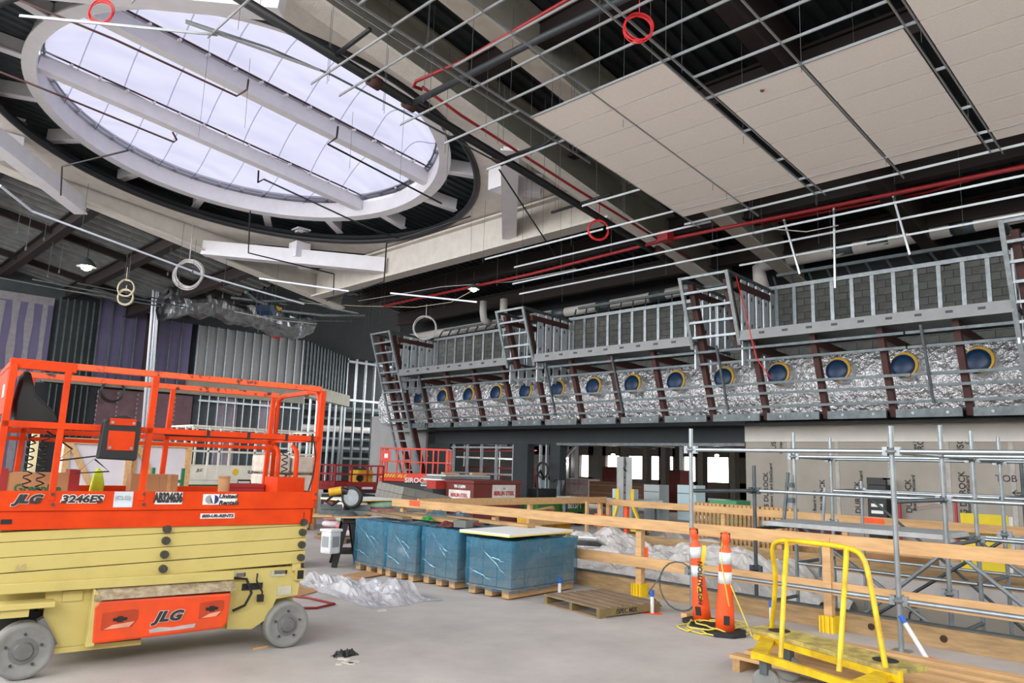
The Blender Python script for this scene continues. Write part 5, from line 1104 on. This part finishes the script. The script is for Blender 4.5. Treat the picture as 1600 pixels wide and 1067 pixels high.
for i in range(2):
    for j in range(3):
        for k in range(3): hblock((10.9+i*.42, 15.0+j*.2, .12+k*.2), (0, 0, 0), 'square pile of hollow blocks', 'hollow block in square pile by the bags, %s layer, %s row, %s one' % (('bottom', 'middle', 'top')[k], ('front', 'middle', 'back')[j], ('left', 'right')[i]))
t = thing('pallet', 'plain pallet under the low block pile', 'pallet', (10.6, 14.85, 0))
for k in range(5): MB().b2((.0, k*.16, .09), (1.0, k*.16+.11, .115)).build('deck_board', lumberg, t)
for x in (0, .45, .92): MB().b2((x, 0, 0), (x+.08, .75, .09)).build('stringer', lumberg, t)
bagm = [mat('bag_white', (214,206,208), .5, 0, .1, 3), mat('bag_pink', (206,130,136), .5, 0, .15, 6), mat('bag_green_print', (150,186,162), .5, 0, .15, 6), mat('bag_red_print', (170,84,88), .5, 0, .15, 6)]
bgp = thing('pallet', 'plain pallet under the heap of mortar bags', 'pallet', (8.6, 13.6, 0))
for k in range(6): MB().b2((.0, k*.2, .09), (1.5, k*.2+.14, .115)).build('deck_board', lumberg, bgp)
for x in (0, .7, 1.4): MB().b2((x, 0, 0), (x+.08, 1.14, .09)).build('stringer', lumberg, bgp)
kk = 0
for z in range(5):
    for c_ in range(2):
        for r_ in range(2):
            ob = MB(); ob.grid(lambda u, v: ((u-.5)*.7, (v-.5)*.5, .0), 1, 1); q = MB()
            n_ = 10; vs = []
            q.grid(lambda u, v: (.35*math.cos(u*6.2832)*(abs(math.sin(math.pi*v))**.35), .25*math.sin(u*6.2832)*(abs(math.sin(math.pi*v))**.35), -.075*math.cos(math.pi*v)), 18, 8)
            o = q.smooth().build('mortar_bag', bagm[(kk*3+z) % 4]); o.location = (8.98+c_*.72, 13.92+r_*.54, .192+z*.14); o.rotation_euler = (0, 0, rnd.uniform(-.1, .1))
            tag(o, 'plump %s mortar bag in the %s layer of the heap' % (('plain white', 'pink printed', 'pale green printed', 'dull red printed')[(kk*3+z) % 4], ('bottom', 'second', 'middle', 'fourth', 'top')[z]), 'bag', 'mortar bags heaped on a pallet'); kk += 1
t = thing('foam_board', 'pale board with yellow edge lying on the mortar bags', 'board', (8.7, 13.6, .84), .1); MB().b2((0, 0, .02), (1.4, 1.0, .04)).build('facing', foamw, t); MB().b2((0, 0, 0), (1.4, 1.0, .02)).build('foam_core', foamy, t)
def crate(x, y, w_, h, label, dg=1, rz=0, dp=.5, z=0):
    t = thing('panel_crate', label, 'crate', (x, y, z), rz)
    MB().b2((.03, .05, .05), (w_-.03, dp, h-.05)).build('wrapped_panel', mat('crate_white', (206,200,206), .6, 0, .06, 2), t)
    for a, b in (((0, 0, 0), (.1, .05, h)), ((w_-.1, 0, 0), (w_, .05, h)), ((0, -.01, h-.1), (w_, .04, h)), ((0, -.01, 0), (w_, .04, .1))): MB().b2(a, b).build('frame_batten', lumber, t)
    MB().bar((.08, .01, h-.08) if dg > 0 else (w_-.08, .01, h-.08), (w_-.1, .01, .1) if dg > 0 else (.1, .01, .1), .03, .09).build('diagonal_batten', lumber, t)
    return t
crate(3.72, 15.0, 1.14, 1.92, 'tall white crate with diagonal pine batten, behind the left of the orange lift'); crate(4.88, 15.1, 1.1, 1.92, 'tall white crate with diagonal pine batten, next to another behind the orange lift')
crate(9.05, 17.6, 1.25, 1.32, 'small white crate with rising diagonal batten behind the miter saw', -1)
MB_ = MB().b2((3.2, 14.9, 0), (3.3, 15.0, 2.0)); tag(MB_.build('cream_post', mat('cream_pole', (222,206,160), .6)), 'cream square post standing left of the tall crates', 'post')
t = thing('wrapped_stack', 'tall stack of beige bundles in clear film by the white lift', 'stack', (8.35, 16.6, 0))
for k in range(4):
    for j in range(2): MB().b2((j*.62+.02, 0, k*.44+.02), (j*.62+.58, .9, k*.44+.42)).build('beige_bundle', mat('beige_bundle', (206,190,176), .5, 0, .15, 5), t, bev=.05)
MB().b2((1.26, .1, 0), (1.36, .3, 1.7)).build('side_batten', lumber, t)
t = thing('green_rack', 'small dark green post rack behind the lift deck', 'rack', (4.75, 13.6, 0))
for x in (0, .5): MB().b2((x, 0, 0), (x+.05, .05, 1.45)).build('post', green, t)
MB().b2((0, 0, 1.2), (.5, .05, 1.25)).build('cross_bar', green, t)
# ------------------------------------------------------------------ beyond the opening
ybin = mat('bin_yellow', (222,170,34), .55, 0, .12, 4, dark=(170,130,40))
t = thing('tilt_bin', 'yellow plastic tilt bin with scrap timber behind the end rail', 'bin', (12.75, 11.55, 0), .1)
MB().prism([(-.5, .1), (.55, .1), (.6, .62), (-.55, .62)], (0, 0, 0), (1, 0, 0), (0, 0, 1), (0, 1, 0), .7).build('bin_body', ybin, t, bev=.03); MB().b2((-.58, -.04, .58), (.63, .74, .66)).build('rim', ybin, t, bev=.015)
for x in (-.35, .35): MB().cyl((x, .1, .08), (x, .16, .08), .08, 12).cyl((x, .55, .08), (x, .61, .08), .08, 12).build('caster_wheel', darkm, t)
for i, (a, b, l) in enumerate((((12.5, 11.75, .67), (13.1, 12.0, .72), 'pale wood scrap on top of the yellow bin, flat'), ((12.4, 12.0, .68), (12.9, 11.8, .78), 'pale wood scrap on top of the yellow bin, tipped up'))): tag(MB().bar(a, b, .16, .03).build('wood_scrap', lumber), l, 'wood')
t = thing('green_tow_unit', 'green machine with white lettering on its side behind the end rail', 'machine', (16.1, 14.75, 0), 0)
MB().b2((-.6, 0, .35), (1.5, .6, .8)).build('green_tank', mat('machine_green', (62,110,46), .5, 0, .1, 3), t, bev=.03); text('S18x15FT', .24, decal, t, (.85, -.01, .58), FR, bold=.008, sx=.9)
for x in (-.45, 1.2): MB().cyl((x, -.02, .2), (x, .1, .2), .2, 18).cyl((x, .5, .2), (x, .62, .2), .2, 18).build('wheel', darkm, t)
MB().b2((-.5, .1, .8), (.3, .5, 1.05)).build('engine_block', blackm, t, bev=.03); q = MB(); q.tube([(-.3, .3, 1.0), (-.35, .3, 1.4), (-.2, .3, 1.55), (-.05, .3, 1.35)], .04, 8); q.build('exhaust_pipe', blackm, t)
ml = thing('material_lift', 'grey mast material lift on yellow legs in the middle distance', 'material lift', (16.6, 12.6, 0), math.radians(-45))
MB().b2((-.2, -.06, .1), (.2, .06, 2.0)).build('mast', mat('mast_aluminium', (168,170,170), .45, .4, .08, 6), ml); MB().b2((-.03, -.08, .1), (.03, -.06, 2.0)).build('mast_channel', galvd, ml)
for k in range(9): MB().cyl((0, -.085, .25+.2*k), (0, -.078, .25+.2*k), .025, 8).build('mast_hole', blackm, ml)
MB().b2((-.16, -.09, .9), (.16, .07, 1.75)).build('inner_mast', mat('mast_aluminium', (168,170,170)), ml) if False else None
for s_ in (-1, 1):
    MB().bar((s_*.2, -.1, 1.15), (s_*.2, -.1, .75), .08, .05, (0, 1, 0)).build('yellow_clamp', brk, ml); MB().bar((s_*.18, -.1, .8), (s_*.42, -.5, .1), .06, .06).build('stabiliser_leg', brk, ml); MB().bar((s_*.12, 0, .08), (s_*.55, -.6, .08), .08, .06).build('base_leg', brk, ml)
    MB().cyl((s_*.5, -.62, .06), (s_*.5, -.56, .06), .06, 12).build('caster_wheel', darkm, ml)
MB().bar((-.5, -.1, .76), (.55, -.1, .74), .05, .06).build('fork_bar', brk, ml); MB().b2((-.3, -.12, .02), (.3, .1, .12)).build('base_frame', galvd, ml)
q = MB(); q.tube([(0, -.1, 1.95), (.02, -.12, 1.8), (-.03, -.12, 1.7), (.03, -.12, 1.62)], .02, 6); q.build('hook', blackm, ml)
pinkc = mat('brown_panel', (120,84,62), .7, 0, .15, 1.5); blueb = mat('pale_blue_board', (178,200,204), .6, 0, .06, 2)
def boxthing(name, label, cat, px0, px1, D_, z0, z1, m, dp=.6, extra=None):
    c0, c1 = onX(px0, 740, D_), onX(px1, 740, D_)
    t = thing(name, label, cat, (D_, c1.y, z0)); w_ = c0.y-c1.y
    MB().b2((0, 0, 0), (dp, w_, z1-z0)).build('body', m, t, bev=.01)
    if extra: extra(t, w_, z1-z0, dp)
    return t
def lined(n_, m_): return lambda t, w_, h, dp: [MB().b2((-.012, .02, h*(k+.5)/n_), (0, w_-.02, h*(k+.5)/n_+.02)).build('strap', m_, t) for k in range(n_)]
boxthing('panel_stack', 'long low stack of brown panels in the far hall', 'stack', 921, 1003, 24, .25, 1.15, pinkc, .8, lined(3, lumberp))
boxthing('cabinet', 'dark brown cabinet standing behind the brown panels', 'cabinet', 941, 963, 27, 0, 1.75, boxm, .8, lined(2, primer))
boxthing('cabinet', 'dark brown rounded cabinet behind the material lift', 'cabinet', 1045, 1063, 27, 0, 1.7, boxm, .8, lined(2, primer))
boxthing('carton_stack', 'white and red printed cartons in the far hall', 'cartons', 875, 919, 25, .3, 1.2, mat('pale_carton', (190,176,170), .7, 0, .2, 5), .8, lined(2, signr))
boxthing('blue_carton', 'pale blue wrapped carton beside the orange post behind the far rail', 'carton', 957, 981, 17.2, 0, 1.12, blueb, .5, lined(2, bluecap))
boxthing('steel_cabinet', 'tall pale grey steel cabinet left of the material lift', 'cabinet', 1006, 1030, 18.6, 0, 1.25, mat('cabinet_grey', (166,172,172), .5, 0, .05, 3), .5, lined(3, galvd))
boxthing('blue_carton', 'pale blue carton stack right of the material lift', 'carton', 1058, 1087, 18.8, .3, 1.28, blueb, .5, lined(2, galvd))
boxthing('blue_carton', 'pale blue carton by the dark pier', 'carton', 841, 862, 19.9, 0, 1.2, blueb, .5, lined(2, galvd))
boxthing('green_bin', 'green plastic bin behind the standing pallets', 'bin', 1108, 1150, 17.2, .3, .98, mat('bin_green', (52,140,92), .5, 0, .06, 3), .7, lambda t, w_, h, dp: [MB().b2((-.01, y, h*.3), (0, y+.16, h*.6)).build('label_plate', decal, t) for y in (.25, .85)])
t = thing('steel_stud_bundle', 'long bundle of steel studs on trestles in the middle distance', 'studs', (17.4, 13.7, 0), math.radians(-60))
for i in range(7): MB().b2((-1.9+.06*i, -.3+.1*(i % 4), .72+.07*(i//4)), (1.9-.1*i, -.21+.1*(i % 4), .78+.07*(i//4))).build('steel_stud', galv, t)
for x in (-1.3, 1.2): MB().b2((x, -.4, .0), (x+.08, .3, .72)).build('trestle', galvd, t)
for i in range(5):
    y = 16.1+.06*i; ob = MB().bar((17.6+.07*i, y, 0), (18.4, y+.25, 1.25), .04, .04).build('leaning_stud', galvd); tag(ob, 'thin steel length leaning in the bundle right of the steel box', 'studs', 'leaning steel lengths')
t = thing('hand_truck', 'black upright trolley with looped handle by the dark pier', 'trolley', (17.6, 15.9, 0)); q = MB(); q.tube([(0, .2, .2), (0, .2, 1.2), (0, .12, 1.3), (0, -.05, 1.3), (0, -.12, 1.2), (0, -.12, .2)], .03, 8); q.build('frame', blackm, t); MB().b2((-.4, -.15, .02), (.0, .25, .06)).build('toe_plate', blackm, t)
for y in (-.2, .24): MB().cyl((.05, y, .12), (.05, y+.05, .12), .12, 14).build('wheel', darkm, t)
# right side, on the floor past the opening
t = thing('tool_tower', 'narrow black tool case tower with pale stickers against the board wall', 'tool case', (18.3, 6.5, 0), 0)
MB().b2((0, 0, 0), (.35, .42, 1.5)).build('case_body', blackm, t, bev=.02); MB().b2((0, 0, 1.5), (.1, .42, 1.66)).b2((.0, .0, 1.62), (.35, .06, 1.66)).build('handle', blackm, t)
for z, m_ in ((.85, decal), (1.0, decal), (.65, orspray), (1.2, decal)): MB().b2((-.008, .08, z), (0, .34, z+.07)).build('sticker', m_, t)
t = thing('red_door_frame', 'red steel frame leaning on the board wall behind the far rail', 'frame', (18.55, 5.15, .3), 0)
MB().b2((0, 0, .38), (.06, 1.2, .43)).b2((0, 0, .38), (.06, .05, 1.05)).b2((0, 1.15, .38), (.06, 1.2, 1.05)).build('frame_tube', mat('frame_red', (170,40,46), .5), t)
MB().b2((0, 0, -.3), (.06, .05, .38)).b2((0, 1.15, -.3), (.06, 1.2, .38)).build('frame_leg', mat('frame_red', (170,40,46)), t); MB().bar((.03, .3, .85), (.03, .9, .7), .012, .012).build('cross_wire', redp, t)
yfoam = mat('yellow_foam', (226,204,50), .75, 0, .06, 3)
for (px0, px1, z0, z1, X_, l) in ((1500, 1573, .55, 1.12, 14.6, 'bright yellow insulation sheet standing behind the far rail, higher one'), (1497, 1568, .02, .52, 14.15, 'bright yellow insulation sheet low behind the scaffold')):
    c0, c1 = onX(px0, 800, X_), onX(px1, 800, X_); t = thing('insulation_sheet', l, 'insulation', (X_, c1.y, z0)); w_ = c0.y-c1.y
    MB().b2((0, 0, 0), (.05, w_, z1-z0)).build('foam_face', yfoam, t, bev=.004); MB().b2((.05, -.06, 0), (.08, w_, z1-z0-.02)).build('white_backing', foamw, t)
    if z0 > .3: MB().b2((.08, .2, -z0), (.16, .3, .2)).b2((.08, w_-.3, -z0), (.16, w_-.2, .2)).build('support_leg', lumber, t)
for (px0, px1, z1, X_, l) in ((1400, 1570, .36, 14.85, 'long brown cardboard box with white label behind the far kerb'), (1330, 1402, .4, 15.3, 'brown cardboard box with open flap behind the far kerb')):
    c0, c1 = onX(px0, 860, X_), onX(px1, 860, X_); t = thing('cardboard_box', l, 'box', (X_, c1.y, 0)); w_ = c0.y-c1.y
    MB().b2((0, 0, 0), (.5, w_, z1)).build('carton', card, t, bev=.004); MB().box((.1, w_/2, z1+.03), (.25, w_*.9, .01), Matrix.Rotation(-.3, 3, 'Y')).build('flap', card, t)
    if px0 == 1400: MB().b2((-.008, .25, .12), (0, 1.0, .28)).build('label_plate', decal, t)
t = thing('bundle', 'dark red banded bundle on the floor behind the scaffold', 'bundle', (15.3, 6.5, 0)); MB().b2((0, 0, .5), (.5, 1.0, .85)).build('wrapped_load', mat('dark_red_load', (96,56,58), .7, 0, .2, 6), t, bev=.03); MB().b2((0, 0, 0), (.5, 1.0, .5)).build('crate_base', lumberp, t)
# ------------------------------------------------------------------ hung lamps, cable coils, insulated duct at the back
lampm = glow('lamp_glow', (255,240,214), 30)
def worklight(p_, label, sz=1):
    t = thing('work_light', label, 'work light', p_); t.scale = (sz, sz, sz); q = MB(); q.lathe([(.05, .18), (.12, .12), (.2, 0), (.19, 0), (.11, .1)], n=18); q.build('shade', galvd, t); q = MB(); q.lathe([(0, -.09), (.09, -.05), (.11, .02), (.05, .1)], n=16); q.build('bulb', lampm, t); MB().bar((0, 0, .18), (0, 0, .6), .012, .012, (1, 0, 0)).build('cord', blackm, t)
worklight(onX(740, 452, 15.6), 'glowing caged work light hung from the red pipe'); worklight(onY(135, 417, 33), sz=1.9, label='bright work light hung below the deck above the purple wall')
def coil(c, r, m, label, n_=3, wr=.014, ax=(1, 1, 0), drop=.4):
    q = MB(); ax = Vector(ax).normalized(); a = Vector((0, 0, 1)); b = ax.cross(a); pts = []
    for k in range(24*n_): t_ = k*math.pi/12; rr = r*(1+.1*math.sin(k*.273+r*40)); pts.append(Vector(c) + a*(rr*math.cos(t_)-.05*r*(k//24)) + b*(rr*math.sin(t_)+.06*r*math.sin(k*.13)) + ax*(.06*r*math.sin(k*.21)))
    pts = [Vector(c)+a*(r+drop)] + pts; q.tube(pts, wr, 6); return tag(q.smooth().build('cable_coil', m), label, 'cable')
redc = mat('red_cable', (214,34,40), .45); greyc = mat('grey_cable', (186,184,182), .5); cramc = mat('cream_cable', (190,178,150), .55)
coil(onC(999, 42, 7.1), .2, redc, 'bright red cable coil hung under the bare tees above the tiles', 6, .007); coil(onC(159, 18, 7.6), .2, redc, 'red cable coil hung at the upper edge of the roof light', 5, .008)
coil(onC(936, 358, 7.3), .24, redc, 'red cable loop hung near the red junction box', 3, .012); coil(onY(433, 514, 38), .42, redc, 'small red cable coil hung in front of the grey stud screen', 3, .05)
coil(onY(294, 427, 26), .48, greyc, 'big pale grey cable coil hung from the left girder', 7, .018, drop=1.4); coil(onY(196, 448, 27), .28, cramc, 'cream cable coil hung over another near the purple wall', 5, .014); coil(onY(196, 462, 27), .26, cramc, 'cream cable coil hung lowest near the purple wall', 5, .014, drop=.1)
coil(onX(665, 510, 16), .4, greyc, 'grey cable coil hung above the far stud frame', 3, .015); coil(onX(848, 733, 18.4), .25, darkm, 'dark cable coil hung on the dark pier', 3, .02, (1, 0, 0), .1); coil(onY(178, 610, 42.5), .55, blackm, 'black hose loop hung on the purple wall', 2, .05, (0, 1, 0), .1)
fd = thing('insulated_duct', 'crumpled foil duct hung in front of the grey stud screen', 'duct', (16, 36, 9))
def fduct(u, v):
    p = onY(255+225*u, 475+22*u-10*math.sin(u*5), 36); a = v*6.2832; r = .75+.22*noise.noise(Vector((u*9, math.cos(a), math.sin(a)*1.5)))+.12*noise.noise(Vector((u*25, math.cos(a)*3, math.sin(a)*3)))
    return p + Vector((0, r*1.2*math.cos(a), r*math.sin(a)))
q = MB(); q.grid(fduct, 90, 26); q.build('foil_jacket', mat('dull_foil', (150,152,154), .35, .8, .2, 3, .8, 6), fd, True)
p_ = onY(405, 480, 34.8); MB().cyl(p_, p_+Vector((.5, -.6, 0)), .4, 16).build('blue_cap', bluecap, fd, True); MB().cyl(p_+Vector((.5, .1, .15)), p_+Vector((.8, -.5, .15)), .25, 12).build('yellow_collar', yellowins, fd, True)
# loose services in the dark far corner
rnd.seed(11)
for i in range(16):
    a = onY(rnd.uniform(330, 560), rnd.uniform(430, 520), rnd.uniform(28, 36)); b = a + Vector((rnd.uniform(1, 5), rnd.uniform(-3, 3), rnd.uniform(-.4, .3)))
    q = MB(); q.tube([a, a.lerp(b, .5)+Vector((0, 0, -.1)), b], rnd.choice((.03, .04, .07)), 6); tag(q.build('service_pipe', rnd.choice((galvd, galvd, blackp, greyc, primer))), 'thin service run crossing the dark roof corner above the studs', 'pipe', 'service runs in the dark roof corner')
for i in range(5):
    a = onY(-20+70*i, 430+6*i, 34+2*i); q = MB(); q.tube([a, a+Vector((2.5, -.6, -.2)), a+Vector((6, -1, -.3))], .03, 6); tag(q.build('service_pipe', galvd), 'thin grey run slung under the ribbed deck over the purple wall', 'pipe', 'runs under the ribbed deck')

for pts, m_, l in (([(430,462), (480,474), (560,478), (650,480), (705,472), (742,452)], cramc, 'pale cable sagging from the dark corner to the work light'), ([(560,470), (610,462), (690,448), (800,440), (900,420)], greyc, 'thin grey cable looped along the red pipe'), ([(1180,365), (1210,358), (1260,362), (1310,352)], greyc, 'thin grey cable drooping above the white pipe'), ([(1150,430), (1160,470), (1172,520), (1182,560), (1205,592)], redc, 'thin orange red line hanging down across the raked frame')):
    q = MB(); q.tube([onX(a, b, 15.9 if m_ != redc else 16.3) for a, b in pts], .014, 5); tag(q.smooth().build('loose_cable', m_), l, 'cable')
# lettering becomes plain meshes
dg = bpy.context.evaluated_depsgraph_get()
for o in [q for q in COL.objects if q.type == 'FONT']:
    me = bpy.data.meshes.new_from_object(o.evaluated_get(dg)); n_ = bpy.data.objects.new('text_tmp', me); COL.objects.link(n_)
    n_.parent = o.parent; n_.location = o.location; n_.rotation_euler = o.rotation_euler; n_.scale = o.scale
    if 'label' in o: n_['label'] = o['label']
    nm = o.name; bpy.data.objects.remove(o); n_.name = nm
